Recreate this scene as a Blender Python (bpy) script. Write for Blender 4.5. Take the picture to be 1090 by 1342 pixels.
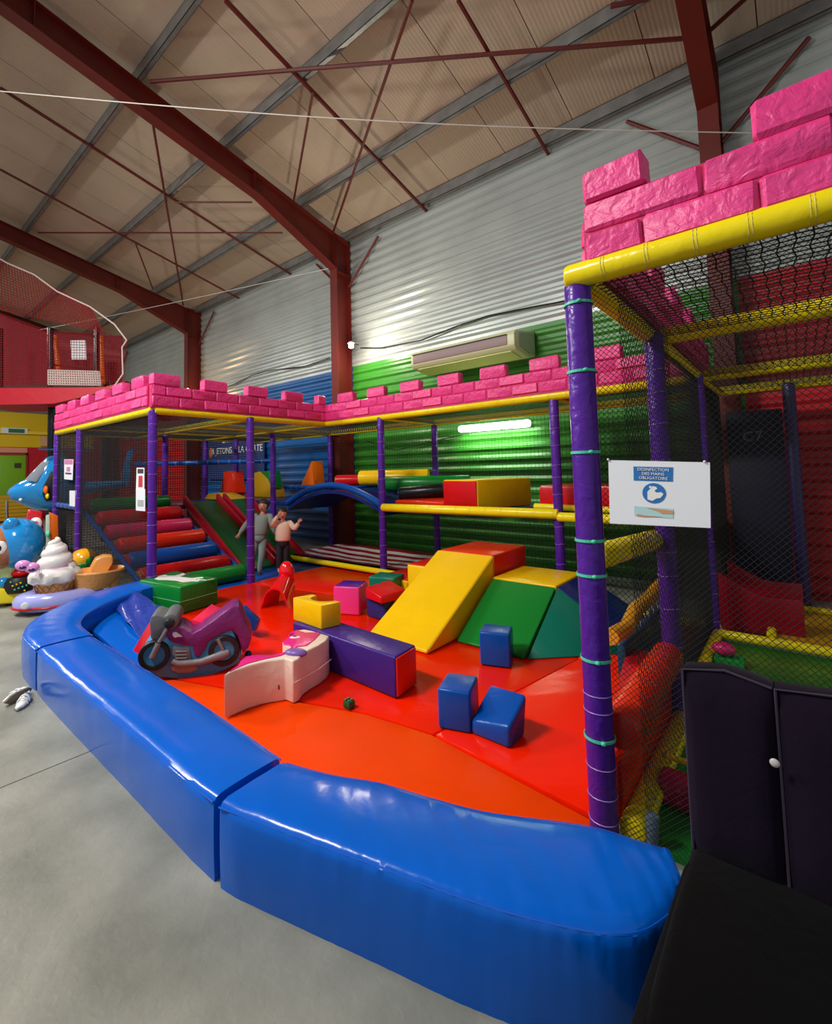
import bpy, bmesh, math, random
from mathutils import Vector, Matrix
random.seed(7)
for o in list(bpy.data.objects): bpy.data.objects.remove(o)
SC = bpy.context.scene
COL = SC.collection
PI = math.pi

# ------------------------------------------------------------------ camera
F, CX, CY, H = 619.94, 512.94, 578.46, 1.6
def _rot(a, b, c):
    Rx = Matrix(((1,0,0),(0,math.cos(a),-math.sin(a)),(0,math.sin(a),math.cos(a))))
    Ry = Matrix(((math.cos(b),0,math.sin(b)),(0,1,0),(-math.sin(b),0,math.cos(b))))
    Rz = Matrix(((math.cos(c),-math.sin(c),0),(math.sin(c),math.cos(c),0),(0,0,1)))
    return Rz @ Rx @ Ry
RC = _rot(math.radians(-3.65385), math.radians(40.55868), math.radians(-1.35451))
def _w(v): return Vector((v[0], v[2], -v[1]))          # (right, down, ahead) -> X Y Z
cam_d = bpy.data.cameras.new('camera'); cam = bpy.data.objects.new('camera', cam_d); COL.objects.link(cam)
cr, cd, cf = (_w(RC[i]) for i in range(3))
m = Matrix.Identity(4)
for i in range(3):
    m[i][0] = cr[i]; m[i][1] = -cd[i]; m[i][2] = -cf[i]
m.translation = (0, 0, H)
cam.matrix_world = m
cam_d.sensor_fit = 'VERTICAL'; cam_d.sensor_height = 36; cam_d.lens = F / 1342 * 36
cam_d.shift_x = (545 - CX) / 1342; cam_d.shift_y = (CY - 671) / 1342
cam_d.clip_start = 0.05; cam_d.clip_end = 200
SC.camera = cam

# ------------------------------------------------------------------ world, lights, exposure
wd = bpy.data.worlds.new('hall_daylight'); SC.world = wd; wd.use_nodes = True
bg = wd.node_tree.nodes['Background']
bg.inputs[0].default_value = (0.93, 0.97, 1.0, 1); bg.inputs[1].default_value = 0.38
def area(name, loc, tgt, sx, sy, power, col=(1,1,1)):
    d = bpy.data.lights.new(name, 'AREA'); d.shape = 'RECTANGLE'; d.size = sx; d.size_y = sy
    d.energy = power; d.color = col
    o = bpy.data.objects.new(name, d); COL.objects.link(o); o.location = loc
    o.rotation_euler = (Vector(tgt) - Vector(loc)).to_track_quat('-Z', 'Y').to_euler()
    return o
area('hall_fill', (-4.2, -1.4, 6.2), (-3.4, 1.8, 0), 1.6, 0.6, 370, (1, .97, .92))  # soft area fills added overhead for general light, with no fixtures behind them
area('hall_fill', (-9.5, -1.2, 6.2), (-8.5, 2.0, 0), 1.6, 0.6, 360, (1, .97, .92))
area('hall_fill', (-17, 0.5, 6.2), (-17, 2, 0), 1.6, 0.6, 300, (1, .97, .92))
SC.view_settings.view_transform = 'Standard'; SC.view_settings.look = 'None'
SC.view_settings.gamma = 1; SC.view_settings.use_curve_mapping = False
SC.view_settings.exposure = 0.12

# ------------------------------------------------------------------ helpers: placing
def ray(px, py):
    c = Vector(((px - CX) / F, (py - CY) / F, 1))
    return _w(RC.transposed() @ c)
def at(px, py, **k):
    d = ray(px, py); o = Vector((0, 0, H)); (a, v), = k.items(); i = 'xyz'.index(a)
    return o + d * ((v - o[i]) / d[i])
def atpl(px, py, c, n):
    d = ray(px, py); o = Vector((0, 0, H)); n = Vector(n)
    return o + d * ((Vector(c) - o).dot(n) / d.dot(n))
ROOF0, RS = 6.95, 0.22
def zr(y, off=0): return ROOF0 + RS * (7.4 - y) + off
def atroof(px, py, off=0):
    return atpl(px, py, (0, 7.4, ROOF0 + off), (0, RS, 1))
def V(*a): return Vector(a)

# ------------------------------------------------------------------ helpers: materials
def lin(c):
    return tuple(((x/255)/12.92 if x/255 <= .04045 else ((x/255+.055)/1.055)**2.4) for x in c) + (1,)
_M = {}
def mat(name, col, rough=.5, bump=0, bscale=8, metal=0, coat=0, var=0, vscale=3, detail=4, emit=0, stretch=None, spec=.5, col2=None, cp=(.35,.65)):
    if name in _M: return _M[name]
    m = bpy.data.materials.new(name); m.use_nodes = True; nt = m.node_tree; b = nt.nodes['Principled BSDF']
    b.inputs['Base Color'].default_value = lin(col); b.inputs['Roughness'].default_value = rough
    b.inputs['Metallic'].default_value = metal; b.inputs['Coat Weight'].default_value = coat; b.inputs['Coat Roughness'].default_value = .12
    b.inputs['Specular IOR Level'].default_value = spec
    if emit:
        b.inputs['Emission Color'].default_value = lin(col); b.inputs['Emission Strength'].default_value = emit
    tc = nt.nodes.new('ShaderNodeTexCoord'); mp = nt.nodes.new('ShaderNodeMapping')
    nt.links.new(tc.outputs['Object'], mp.inputs[0])
    if stretch: mp.inputs['Scale'].default_value = stretch
    if var or col2:
        n = nt.nodes.new('ShaderNodeTexNoise'); n.inputs['Scale'].default_value = vscale; n.inputs['Detail'].default_value = detail
        r = nt.nodes.new('ShaderNodeValToRGB'); nt.links.new(mp.outputs[0], n.inputs['Vector']); nt.links.new(n.outputs[0], r.inputs[0])
        c = lin(col); c2 = lin(col2) if col2 else tuple(x * (1 - var) for x in c[:3]) + (1,)
        r.color_ramp.elements[0].position = cp[0]; r.color_ramp.elements[1].position = cp[1]
        r.color_ramp.elements[0].color = c2; r.color_ramp.elements[1].color = c
        nt.links.new(r.outputs[0], b.inputs['Base Color'])
    if bump:
        n = nt.nodes.new('ShaderNodeTexNoise'); n.inputs['Scale'].default_value = bscale; n.inputs['Detail'].default_value = detail
        n.inputs['Distortion'].default_value = .6
        bp = nt.nodes.new('ShaderNodeBump'); bp.inputs['Strength'].default_value = bump; bp.inputs['Distance'].default_value = .02
        nt.links.new(mp.outputs[0], n.inputs['Vector']); nt.links.new(n.outputs[0], bp.inputs['Height']); nt.links.new(bp.outputs[0], b.inputs['Normal'])
    _M[name] = m
    return m
def vinyl(name, col, rough=.27, bump=.35, bscale=5, **k): k.setdefault('spec', .3); return mat(name, col, rough, bump, bscale, var=.08, vscale=2, **k)

M_yel = vinyl('yellow vinyl', (250, 200, 8)); M_yelt = vinyl('yellow tube vinyl', (245, 222, 20), .22, .3, 9)
M_red = vinyl('red vinyl', (205, 12, 22)); M_redor = vinyl('red orange vinyl', (228, 44, 14))
M_blue = vinyl('blue vinyl', (4, 78, 170)); M_navy = vinyl('navy vinyl', (20, 40, 110)); M_green = vinyl('green vinyl', (14, 125, 44))
M_purp = vinyl('purple vinyl', (84, 34, 150), .25, .5, 14); M_purpd = vinyl('indigo vinyl', (62, 36, 128)); M_pink = vinyl('pink vinyl', (236, 60, 140))
M_teal = vinyl('teal vinyl', (8, 112, 92)); M_barr = vinyl('barrier blue vinyl', (0, 96, 206), .2, .22, 3.5)
M_mato = vinyl('orange mat vinyl', (255, 72, 0), .45, .3, 1.4, spec=.08); M_matr = vinyl('red mat vinyl', (250, 34, 0), .22, .8, 2.2, spec=.3)
M_orange = vinyl('orange vinyl', (240, 110, 20)); M_black = vinyl('black vinyl', (16, 16, 20)); M_grey = vinyl('grey vinyl', (112, 116, 120), .4)
M_white = mat('white paint', (235, 235, 232), .4); M_cream = vinyl('cream vinyl', (238, 214, 196), .45, .5, 7)
M_foam = mat('pink sprayed foam', (240, 62, 140), .42, .7, 18, var=.15, vscale=6, detail=6)
M_foamd = mat('pink foam joint', (196, 30, 96), .6, .4, 12)
M_steel = mat('red oxide steel', (104, 24, 14), .5, .1, 10, var=.2, vscale=2); M_galv = mat('galvanised steel', (150, 152, 152), .4, .05, 10, metal=.6, var=.25, vscale=5)
M_net = mat('black netting', (10, 10, 12), .8); M_netr = mat('red netting', (150, 16, 30), .7); M_netw = mat('white netting', (225, 205, 200), .7)
M_tie = mat('green cable tie', (80, 205, 165), .4); M_seam = mat('pale seam', (150, 110, 190), .4)
M_rope = mat('white rope', (215, 210, 200), .8); M_cable = mat('black cable', (14, 14, 16), .6)
M_paper = mat('white paper', (232, 235, 240), .35); M_pblue = mat('print blue', (38, 112, 182), .4); M_wood = mat('yellow painted board', (196, 150, 10), .5)

# ------------------------------------------------------------------ helpers: mesh building
class MB:
    def __init__(s): s.v = []; s.f = []
    def add(s, vs, fs):
        n = len(s.v); s.v += [Vector(v) for v in vs]; s.f += [tuple(i + n for i in f) for f in fs]; return s
    def box(s, lo, hi):
        (a, b, c), (d, e, f) = lo, hi
        return s.hexa([V(a,b,c), V(d,b,c), V(d,e,c), V(a,e,c), V(a,b,f), V(d,b,f), V(d,e,f), V(a,e,f)])
    def hexa(s, p): return s.add(p, [(3,2,1,0), (4,5,6,7), (0,1,5,4), (1,2,6,5), (2,3,7,6), (3,0,4,7)])
    def prism(s, poly, d):
        n = len(poly); d = Vector(d); p = [Vector(q) for q in poly]
        s.add(p + [q + d for q in p], [tuple(range(n))[::-1], tuple(range(n, 2*n))] + [(i, (i+1) % n, n + (i+1) % n, n + i) for i in range(n)])
        return s
    def tube(s, pts, r, seg=8, caps=True, closed=False):
        pts = [Vector(p) for p in pts]; n = len(pts); rs = r if isinstance(r, (list, tuple)) else [r] * n
        rings = []; up = None
        for i, p in enumerate(pts):
            if closed: t = pts[(i+1) % n] - pts[i-1]
            else: t = (pts[min(i+1, n-1)] - pts[max(i-1, 0)])
            t.normalize()
            if up is None: up = V(0,0,1) if abs(t.z) < .9 else V(0,1,0)
            x = t.cross(up)
            if x.length < 1e-4: x = t.orthogonal()
            x.normalize(); y = x.cross(t).normalized(); up = y
            rings.append([p + (x * math.cos(2*PI*k/seg) + y * math.sin(2*PI*k/seg)) * rs[i] for k in range(seg)])
        vs = [q for g in rings for q in g]; fs = []
        for i in range(n if closed else n - 1):
            j = (i+1) % n
            for k in range(seg):
                fs.append((i*seg + k, i*seg + (k+1) % seg, j*seg + (k+1) % seg, j*seg + k))
        if caps and not closed: fs += [tuple(range(seg))[::-1], tuple(range((n-1)*seg, n*seg))]
        return s.add(vs, fs)
    def rtube(s, a, b, r, seg=16, e=.25):      # tube with rounded ends
        a, b = Vector(a), Vector(b); t = (b - a).normalized(); L = (b-a).length; q = min(r * e, L/3)
        return s.tube([a, a + t*q*.3, a + t*q, b - t*q, b - t*q*.3, b], [r*.78, r*.93, r, r, r*.93, r*.78], seg)
    def lathe(s, c, prof, seg=24, tw=None):
        c = Vector(c); vs = []; n = len(prof); fs = []
        for i, (r, z) in enumerate(prof):
            for k in range(seg):
                a = 2*PI*k/seg; rr = r * (tw(a, z) if tw else 1)
                vs.append(c + V(rr*math.cos(a), rr*math.sin(a), z))
        for i in range(n-1):
            for k in range(seg): fs.append((i*seg+k, i*seg+(k+1) % seg, (i+1)*seg+(k+1) % seg, (i+1)*seg+k))
        fs += [tuple(range(seg))[::-1], tuple(range((n-1)*seg, n*seg))]
        return s.add(vs, fs)
    def ell(s, c, rx, ry, rz, seg=16, rings=10, ax=None):
        c = Vector(c); vs = []; fs = []
        A = ax or (V(1,0,0), V(0,1,0), V(0,0,1))
        for i in range(1, rings):
            t = PI*i/rings
            for k in range(seg):
                a = 2*PI*k/seg
                vs.append(c + A[0]*rx*math.sin(t)*math.cos(a) + A[1]*ry*math.sin(t)*math.sin(a) - A[2]*rz*math.cos(t))
        n = len(vs); vs += [c - A[2]*rz, c + A[2]*rz]
        for i in range(rings-2):
            for k in range(seg): fs.append((i*seg+k, i*seg+(k+1) % seg, (i+1)*seg+(k+1) % seg, (i+1)*seg+k))
        for k in range(seg):
            fs.append((n, (k+1) % seg, k)); fs.append((n+1, (rings-2)*seg+k, (rings-2)*seg+(k+1) % seg))
        return s.add(vs, fs)
    def build(s, name, m, parent=None, bevel=0, segs=2, smooth=True, origin=None, ang=40, sub=0, puff=0):
        off = WP[parent] if parent else (Vector(origin) if origin is not None else V(0,0,0))
        me = bpy.data.meshes.new(name)
        me.from_pydata([v - off for v in s.v], [], s.f)
        bm = bmesh.new(); bm.from_mesh(me)
        bmesh.ops.recalc_face_normals(bm, faces=bm.faces)
        if sub: bmesh.ops.subdivide_edges(bm, edges=bm.edges, cuts=sub, use_grid_fill=True)
        if bevel:
            bm.normal_update()
            es = [e for e in bm.edges if len(e.link_faces) == 2 and e.calc_face_angle(0) > math.radians(28)]
            bmesh.ops.bevel(bm, geom=es, offset=bevel, segments=segs, profile=.5, affect='EDGES', clamp_overlap=True)
        bm.normal_update(); bm.to_mesh(me); bm.free()
        if smooth:
            me.polygons.foreach_set('use_smooth', [True] * len(me.polygons))
            me.set_sharp_from_angle(angle=math.radians(ang))
        for mm in (m if isinstance(m, (list, tuple)) else [m]): me.materials.append(mm)
        o = bpy.data.objects.new(name, me); COL.objects.link(o)
        if parent: o.parent = parent
        else: o.location = off
        WP[o] = Vector(off)
        return o
WP = {}
def thing(name, label, cat, loc=(0,0,0), group=None):
    o = bpy.data.objects.new(name, None); COL.objects.link(o); o.location = loc; o.empty_display_size = .1
    WP[o] = Vector(loc); return tag(o, label, cat, group)
def tag(o, label, cat, group=None):
    o['label'] = label; o['category'] = cat
    if group: o['group'] = group
    return o
def struct(o): o['kind'] = 'structure'; return o
def place(me, name, loc, parent, rz=0):      # a copy sharing mesh data
    o = bpy.data.objects.new(name, me); COL.objects.link(o)
    if parent: o.parent = parent; o.location = Vector(loc) - WP[parent]
    else: o.location = loc
    o.rotation_euler = (0, 0, rz); WP[o] = Vector(loc); return o
def text(body, size, m, parent, loc, ex, ey, name='lettering', align='CENTER', th=.0008):
    cu = bpy.data.curves.new('t', 'FONT'); cu.body = body; cu.size = size; cu.align_x = align; cu.align_y = 'CENTER'; cu.extrude = th; cu.resolution_u = 2
    t = bpy.data.objects.new('t', cu); COL.objects.link(t)
    dg = bpy.context.evaluated_depsgraph_get(); me = bpy.data.meshes.new_from_object(t.evaluated_get(dg)); bpy.data.objects.remove(t)
    ex, ey = Vector(ex).normalized(), Vector(ey).normalized(); ez = ex.cross(ey)
    M = Matrix((ex, ey, ez)).transposed().to_4x4(); M.translation = Vector(loc) - WP[parent]
    me.transform(M); me.materials.clear(); me.materials.append(m)
    o = bpy.data.objects.new(name, me); COL.objects.link(o); o.parent = parent; WP[o] = WP[parent]; return o
def net(name, o, u, v, cell, th, m, parent, wave=0, diag=False):
    o, u, v = Vector(o), Vector(u), Vector(v); U, W = u.length, v.length; uu, vv = u/U, v/W; n = uu.cross(vv)
    vs = []; fs = []
    def line(p, q, w):
        d = (q - p); L = d.length
        if L < .01: return
        d /= L; s = d.cross(n); k = max(1, int(L / (cell*2))) if wave else 1
        for i in range(k+1):
            c = p + d * (L*i/k) + (s * (wave * (1 if i % 2 else -1)) if wave and 0 < i < k else V(0,0,0))
            b = len(vs)
            vs.extend([c - s*w, c + s*w, c + n*w*1.7])
            if i: fs.extend([(b-3, b-2, b+1, b), (b-2, b-1, b+2, b+1), (b-1, b-3, b, b+2)])
    if diag:
        a = cell * 1.414; t = -W
        while t < U:
            p0, p1 = max(t, 0), min(t + W, U)
            line(o + uu*p0 + vv*(p0-t), o + uu*p1 + vv*(p1-t), th)
            line(o + uu*p0 + vv*(W-(p0-t)), o + uu*p1 + vv*(W-(p1-t)), th); t += a
    else:
        for i in range(int(U/cell)+1): line(o + uu*i*cell, o + uu*i*cell + v, th)
        for j in range(int(W/cell)+1): line(o + vv*j*cell, o + vv*j*cell + u, th)
    me = bpy.data.meshes.new(name); me.from_pydata([p - WP[parent] for p in vs], [], fs); me.materials.append(m)
    ob = bpy.data.objects.new(name, me); COL.objects.link(ob); ob.parent = parent; WP[ob] = WP[parent]; return ob

# ================================================================== SETTING
M_conc = mat('concrete', (150, 150, 138), .5, .12, 30, col2=(108, 110, 100), vscale=2.2, detail=8, cp=(.3, .7))
YW, ZE, XL, XR = 7.4, 6.9, -24.0, 4.5
fl = struct(MB().box((XL-.3, -9, -.3), (XR+.3, YW+.3, -.03)).build('floor', mat('screed', (70, 70, 66), .9)))
xs = [XL, -18.2, -13.2, -8.25, -3.26, 1.7, XR]; ys = [-9, -4, YW]
for i in range(len(xs)-1):
    for j in range(2):
        MB().box((xs[i]+.004, ys[j]+.004, -.03), (xs[i+1]-.004, ys[j+1]-.004, 0)).build('slab', M_conc, fl)

# cladding: horizontal trapezoid ribs
def clad(name, m, x0, x1, z0, z1, parent=None, y=YW, pitch=.185, d=.03):
    prof = []; z = z0
    while z < z1 - 1e-6:
        for dz, dy in ((0, 0), (.055, 0), (.1, -d), (.14, -d)):
            if z + dz <= z1: prof.append((y - (0 if dy == 0 else d), z + dz))
        z += pitch
    prof.append((y, z1))
    b = MB(); n = len(prof)
    b.add([V(x0, p[0], p[1]) for p in prof] + [V(x1, p[0], p[1]) for p in prof], [(i, i+1, n+i+1, n+i) for i in range(n-1)])
    return b.build(name, m, parent, ang=20)
def cladm(name, col, **k): return mat(name, col, .38, .08, 3, var=.12, vscale=1.5, **k)
wb = struct(MB().box((XL-.2, YW+.03, 0), (XR+.2, YW+.25, ZE+.1)).build('wall_back', mat('wall core', (90, 92, 90), .8)))
M_clad = mat('grey ribbed cladding', (182, 190, 186), .33, .06, 2, metal=.25, var=.15, vscale=1)
clad('cladding_sheet', M_clad, XL, -14.2, 3.96, ZE, wb)['label'] = 'grey ribbed metal sheet'
clad('cladding_sheet', M_clad, -14.2, -7.4, 3.96, ZE, wb); clad('cladding_sheet', M_clad, -7.4, -.55, 3.96, ZE, wb); clad('cladding_sheet', M_clad, -.55, XR, 3.96, ZE, wb)
clad('cladding_sheet', cladm('green cladding', (56, 136, 40)), -7.4, -.45, 0, 3.96, wb)['label'] = 'green painted ribbed sheet'
clad('cladding_sheet', cladm('blue cladding', (10, 92, 160)), -14.2, -7.4, 0, 3.96, wb)['label'] = 'blue painted ribbed sheet'
clad('cladding_sheet', cladm('red cladding', (186, 16, 34)), -.45, XR, 0, 3.96, wb)['label'] = 'red painted ribbed sheet'
clad('cladding_sheet', cladm('red cladding', (186, 16, 34)), XL, -14.2, 0, 3.96, wb)['label'] = 'red painted ribbed sheet'

# end wall
wl = struct(MB().box((XL-.25, -2, 0), (XL, YW, 8.9)).build('wall_left', mat('end wall grey', (120, 120, 116), .7, .1, 4)))
def wx(px, py): return at(px, py, x=XL)
MB().box((XL, -2, 2.95), (XL+.05, YW, 4.35)).build('band', mat('yellow wall paint', (222, 190, 8), .5), wl)['label'] = 'yellow band'
MB().box((XL, -2, 0), (XL+.04, YW, 2.95)).build('dado', mat('red wall paint', (192, 10, 36), .5), wl)['label'] = 'red lower wall'
MB().box((XL+.05, -2, 3.48), (XL+.16, YW, 3.6)).build('ledge', mat('yellow ledge', (240, 214, 60), .4), wl)
d = struct(MB().box((XL+.04, wx(-14, 600).y, 0), (XL+.12, wx(33, 600).y, 2.62)).build('door_1', mat('green door paint', (118, 178, 20), .45), bevel=.01))
d['label'] = 'green door in the yellow and red end wall'
yd0, yd1 = wx(-14, 600).y, wx(33, 600).y
MB().box((XL+.04, yd0-.06, 0), (XL+.14, yd0, 2.7)).box((XL+.04, yd1, 0), (XL+.14, yd1+.06, 2.7)).box((XL+.04, yd0-.06, 2.62), (XL+.14, yd1+.06, 2.7)).build('door_frame', mat('frame red', (150, 40, 30), .5), d)
MB().box((XL+.12, wx(24,655).y-.05, 1.2), (XL+.17, wx(24,655).y+.05, 1.55)).build('handle', mat('handle brown', (110, 70, 40), .5), d, bevel=.01)
MB().box((XL+.12, wx(18,605).y, 2.1), (XL+.135, wx(27,605).y, 2.3)).build('plate', mat('dark plate', (50, 60, 30), .5), d)
s = tag(MB().box((XL+.05, wx(-5,590).y, 2.72), (XL+.1, wx(35,590).y, 2.92)).build('door_sign', mat('salmon sign', (222, 150, 120), .5), origin=(XL, 3, 2.72)), 'long salmon sign strip above the green door', 'sign')
s = tag(MB().box((XL+.06, wx(52,578).y, 3.0), (XL+.2, wx(66,578).y, 3.42)).build('wall_box', mat('beige box', (214, 170, 130), .5), origin=(XL, 4, 3)), 'beige box on the yellow band beside the black column', 'box')
ex = thing('exit_sign', 'small white and green exit sign on the yellow wall band', 'sign', wx(18, 565))
c = WP[ex]; MB().box((XL+.05, c.y-.42, c.z-.11), (XL+.17, c.y+.42, c.z+.11)).build('housing', mat('exit white', (225, 240, 230), .4), ex)
MB().box((XL+.17, c.y-.2, c.z-.08), (XL+.18, c.y+.32, c.z+.08)).build('panel', mat('exit green', (30, 110, 80), .4), ex)
# low slatted yellow bench wall below the door
bw = thing('slatted_bench', 'long yellow slatted low wall under the green door', 'bench', (XL+.5, 3.4, 0))
for i in range(7):
    MB().box((XL+1.0, .5, .08 + i*.14), (XL+1.05, 5.2, .2 + i*.14)).build('slat', M_wood, bw)
for y in (.6, 2.8, 5.1): MB().box((XL+.9, y-.05, 0), (XL+1.0, y+.05, 1.05)).build('post', M_wood, bw)

# ceiling panels
M_ceil = mat('cream roof panel', (204, 184, 160), .6, .0, 3, var=.14, vscale=.8)
nt = M_ceil.node_tree; b_ = nt.nodes['Principled BSDF']
wv = nt.nodes.new('ShaderNodeTexWave'); wv.inputs['Scale'].default_value = 6; wv.bands_direction = 'X'
tc = nt.nodes.new('ShaderNodeTexCoord'); bp = nt.nodes.new('ShaderNodeBump'); bp.inputs['Strength'].default_value = .35; bp.inputs['Distance'].default_value = .01
nt.links.new(tc.outputs['Object'], wv.inputs['Vector']); nt.links.new(wv.outputs[0], bp.inputs['Height']); nt.links.new(bp.outputs[0], b_.inputs['Normal'])
YR = -6.0
ce = struct(MB().hexa([V(XL,YR,zr(YR,.08)), V(XR,YR,zr(YR,.08)), V(XR,YW+.2,zr(YW+.2,.08)), V(XL,YW+.2,zr(YW+.2,.08)), V(XL,YR,zr(YR,.16)), V(XR,YR,zr(YR,.16)), V(XR,YW+.2,zr(YW+.2,.16)), V(XL,YW+.2,zr(YW+.2,.16))]).build('ceiling', mat('roof deck', (70, 62, 56), .8)))
pm = None; x = XL
while x < XR - .01:
    if pm is None:
        o = MB().hexa([V(x+.006,YR,zr(YR)), V(x+1.134,YR,zr(YR)), V(x+1.134,YW,zr(YW)), V(x+.006,YW,zr(YW)), V(x+.006,YR,zr(YR,.08)), V(x+1.134,YR,zr(YR,.08)), V(x+1.134,YW,zr(YW,.08)), V(x+.006,YW,zr(YW,.08))]).build('panel', M_ceil, ce)
        pm = o.data; x0 = x
    else: place(pm, 'panel', (x - x0, 0, 0), ce)
    x += 1.14

# purlins (C section)
PY = [at_.y for at_ in (atroof(155, 135, -.1), atroof(400, 95, -.1), atroof(400, 262, -.1))]
pm = None
def purlin(y, label):
    z = zr(y, -.005); b = MB()
    b.box((XL, y-.035, z-.2), (XR, y-.028, z)).box((XL, y-.035, z-.008), (XR, y+.035, z)).box((XL, y-.035, z-.2), (XR, y+.035, z-.192)).box((XL, y+.03, z-.2), (XR, y+.035, z-.175))
    return tag(b.build('roof_purlin', M_galv, origin=(0, y, z), smooth=False), label, 'beam', 'grey roof purlins')
for i, y in enumerate([PY[0]-1.75] + PY): purlin(y, ['galvanised roof purlin passing over the top left corner', 'galvanised roof purlin crossing the main rafter near its upper end', 'galvanised roof purlin crossing the middle of the main rafter', 'galvanised roof purlin nearest the side wall, above the haunch'][i])
purlin(7.25, 'grey eaves member along the top of the side wall')

# steel frames
def iplate(b, poly, t): b.prism(poly, t)
def frame(X, label):
    t = thing('portal_frame', label, 'frame', (X, 7.15, 0), 'red steel portal frames')
    b = MB().box((X-.11, 6.93, 0), (X+.11, 6.945, 6.7)).box((X-.11, 7.335, 0), (X+.11, 7.35, 6.9)).box((X-.006, 6.94, 0), (X+.006, 7.34, 6.9)).box((X-.11, 6.94, 6.0), (X+.11, 7.34, 6.012)).box((X-.1, 6.94, 3.3), (X+.1, 7.34, 3.31))
    b.build('column', M_steel, t, smooth=False)
    yr = -6.0
    def top(y): return zr(y, -.21)
    def bot(y): return top(y) - (.38 if y < 5.0 else .38 + (y-5.0)/1.93*.38)
    Y = [yr, 5.0, 6.94]
    b = MB()
    b.prism([V(X-.006, y, top(y)-.004) for y in Y] + [V(X-.006, y, bot(y)) for y in Y[::-1]], V(.012, 0, 0))
    b.hexa([V(X-.11, yr, top(yr)-.014), V(X+.11, yr, top(yr)-.014), V(X+.11, 7.34, top(7.34)-.014), V(X-.11, 7.34, top(7.34)-.014), V(X-.11, yr, top(yr)), V(X+.11, yr, top(yr)), V(X+.11, 7.34, top(7.34)), V(X-.11, 7.34, top(7.34))])
    for (a, c) in ((yr, 5.0), (5.0, 6.94)):
        b.hexa([V(X-.11, a, bot(a)-.014), V(X+.11, a, bot(a)-.014), V(X+.11, c, bot(c)-.014), V(X-.11, c, bot(c)-.014), V(X-.11, a, bot(a)), V(X+.11, a, bot(a)), V(X+.11, c, bot(c)), V(X-.11, c, bot(c))])
    for y in (1.5, 4.9, 6.9):
        b.hexa([V(X-.1, y, bot(y)), V(X+.1, y, bot(y)), V(X+.1, y+.012, bot(y)), V(X-.1, y+.012, bot(y)), V(X-.1, y, top(y)-.014), V(X+.1, y, top(y)-.014), V(X+.1, y+.012, top(y)-.014), V(X-.1, y+.012, top(y)-.014)])
    b.build('rafter', M_steel, t, smooth=False)
    for sx in (-1, 1):
        MB().tube([(X+sx*.1, 7.3, 5.75), (X+sx*1.0, 7.32, 6.62)], .028, 6).build('brace', M_steel, t)
    return t
frame(-7.5, 'red portal frame rising behind the centre of the castle wall'); frame(-.6, 'red portal frame above the right hand castle wall'); frame(-14.3, 'red portal frame at far left behind the corner battlement')
frame(-21.0, 'red portal frame farthest left beyond the red net')

# roof bracing rods
rods = [((295,0),(560,278),.035,-.24,'thick red bracing rod running from the top edge down to the side wall'),
 ((600,0),(720,205),.028,-.24,'red bracing rod ending above the right part of the side wall'),
 ((197,107),(900,50),.028,-.3,'long near level red tie rod between the two nearest frames'),
 ((540,0),(437,303),.024,-.28,'red bracing rod meeting the haunch of the middle frame'),
 ((410,120),(385,262),.02,-.3,'short red strut hanging above the middle rafter'),
 ((0,115),(385,362),.028,-.24,'dark bracing rod crossing behind the middle rafter'),
 ((0,222),(315,392),.024,-.24,'dark bracing rod lower down at far left'),
 ((200,160),(240,400),.022,-.28,'red bracing rod dropping to the far left column'),
 ((230,265),(330,265),.018,-.3,'short level tie rod below the middle rafter'),
 ((50,305),(370,305),.018,-.3,'long thin level tie rod in the left bay'),
 ((178,320),(200,378),.018,-.3,'short red strut above the far left rafter'),
 ((800,8),(850,-2),.03,-.26,'red rod stub at the top edge left of the right frame'),
 ((930,40),(980,-5),.028,-.26,'red rod at the top edge right of the right frame')]
for a, c, r, off, lb in rods:
    p, q = atroof(*a, off), atroof(*c, off); tag(MB().tube([p, q], r, 6).build('bracing_rod', M_steel, origin=p), lb, 'rod', 'red roof bracing rods')

# ropes and cables
def rope(name, pts, r, m, label, cat):
    p = [Vector(q) for q in pts]
    return tag(MB().tube(p, r, 5).build(name, m, origin=p[0]), label, cat)
a, c = at(-5, 119, y=1.05), at(1095, 176, y=6.7)
rope('rope', [a.lerp(c, t) - V(0,0,.12*math.sin(PI*t)) for t in [i/16 for i in range(17)]], .006, M_rope, 'thin white rope stretched across the hall under the roof', 'rope')
a, c = at(-5, 443, y=3.2), at(430, 352, y=6.85)
rope('rope', [a.lerp(c, t) - V(0,0,.05*math.sin(PI*t)) for t in [i/10 for i in range(11)]], .007, M_rope, 'thin white rope passing in front of the red net enclosure', 'rope')
rope('wall_cable', [at(x, y, y=7.33) for x, y in ((290,512),(330,492),(350,486),(400,480),(432,469))], .012, M_cable, 'black cable on the grey cladding left of the middle column', 'cable')
rope('wall_cable', [at(x, y, y=7.33) for x, y in ((472,456),(500,456),(552,446),(600,427),(640,414),(700,402),(750,393))], .014, M_cable, 'black cable sagging on the cladding above the air conditioner', 'cable')
rope('wall_cable', [at(x, y, y=7.3) for x, y in ((480,578),(520,590),(560,580),(605,570))], .01, M_cable, 'dark cable sagging on the green wall left of the fluorescent lamp', 'cable')

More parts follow.
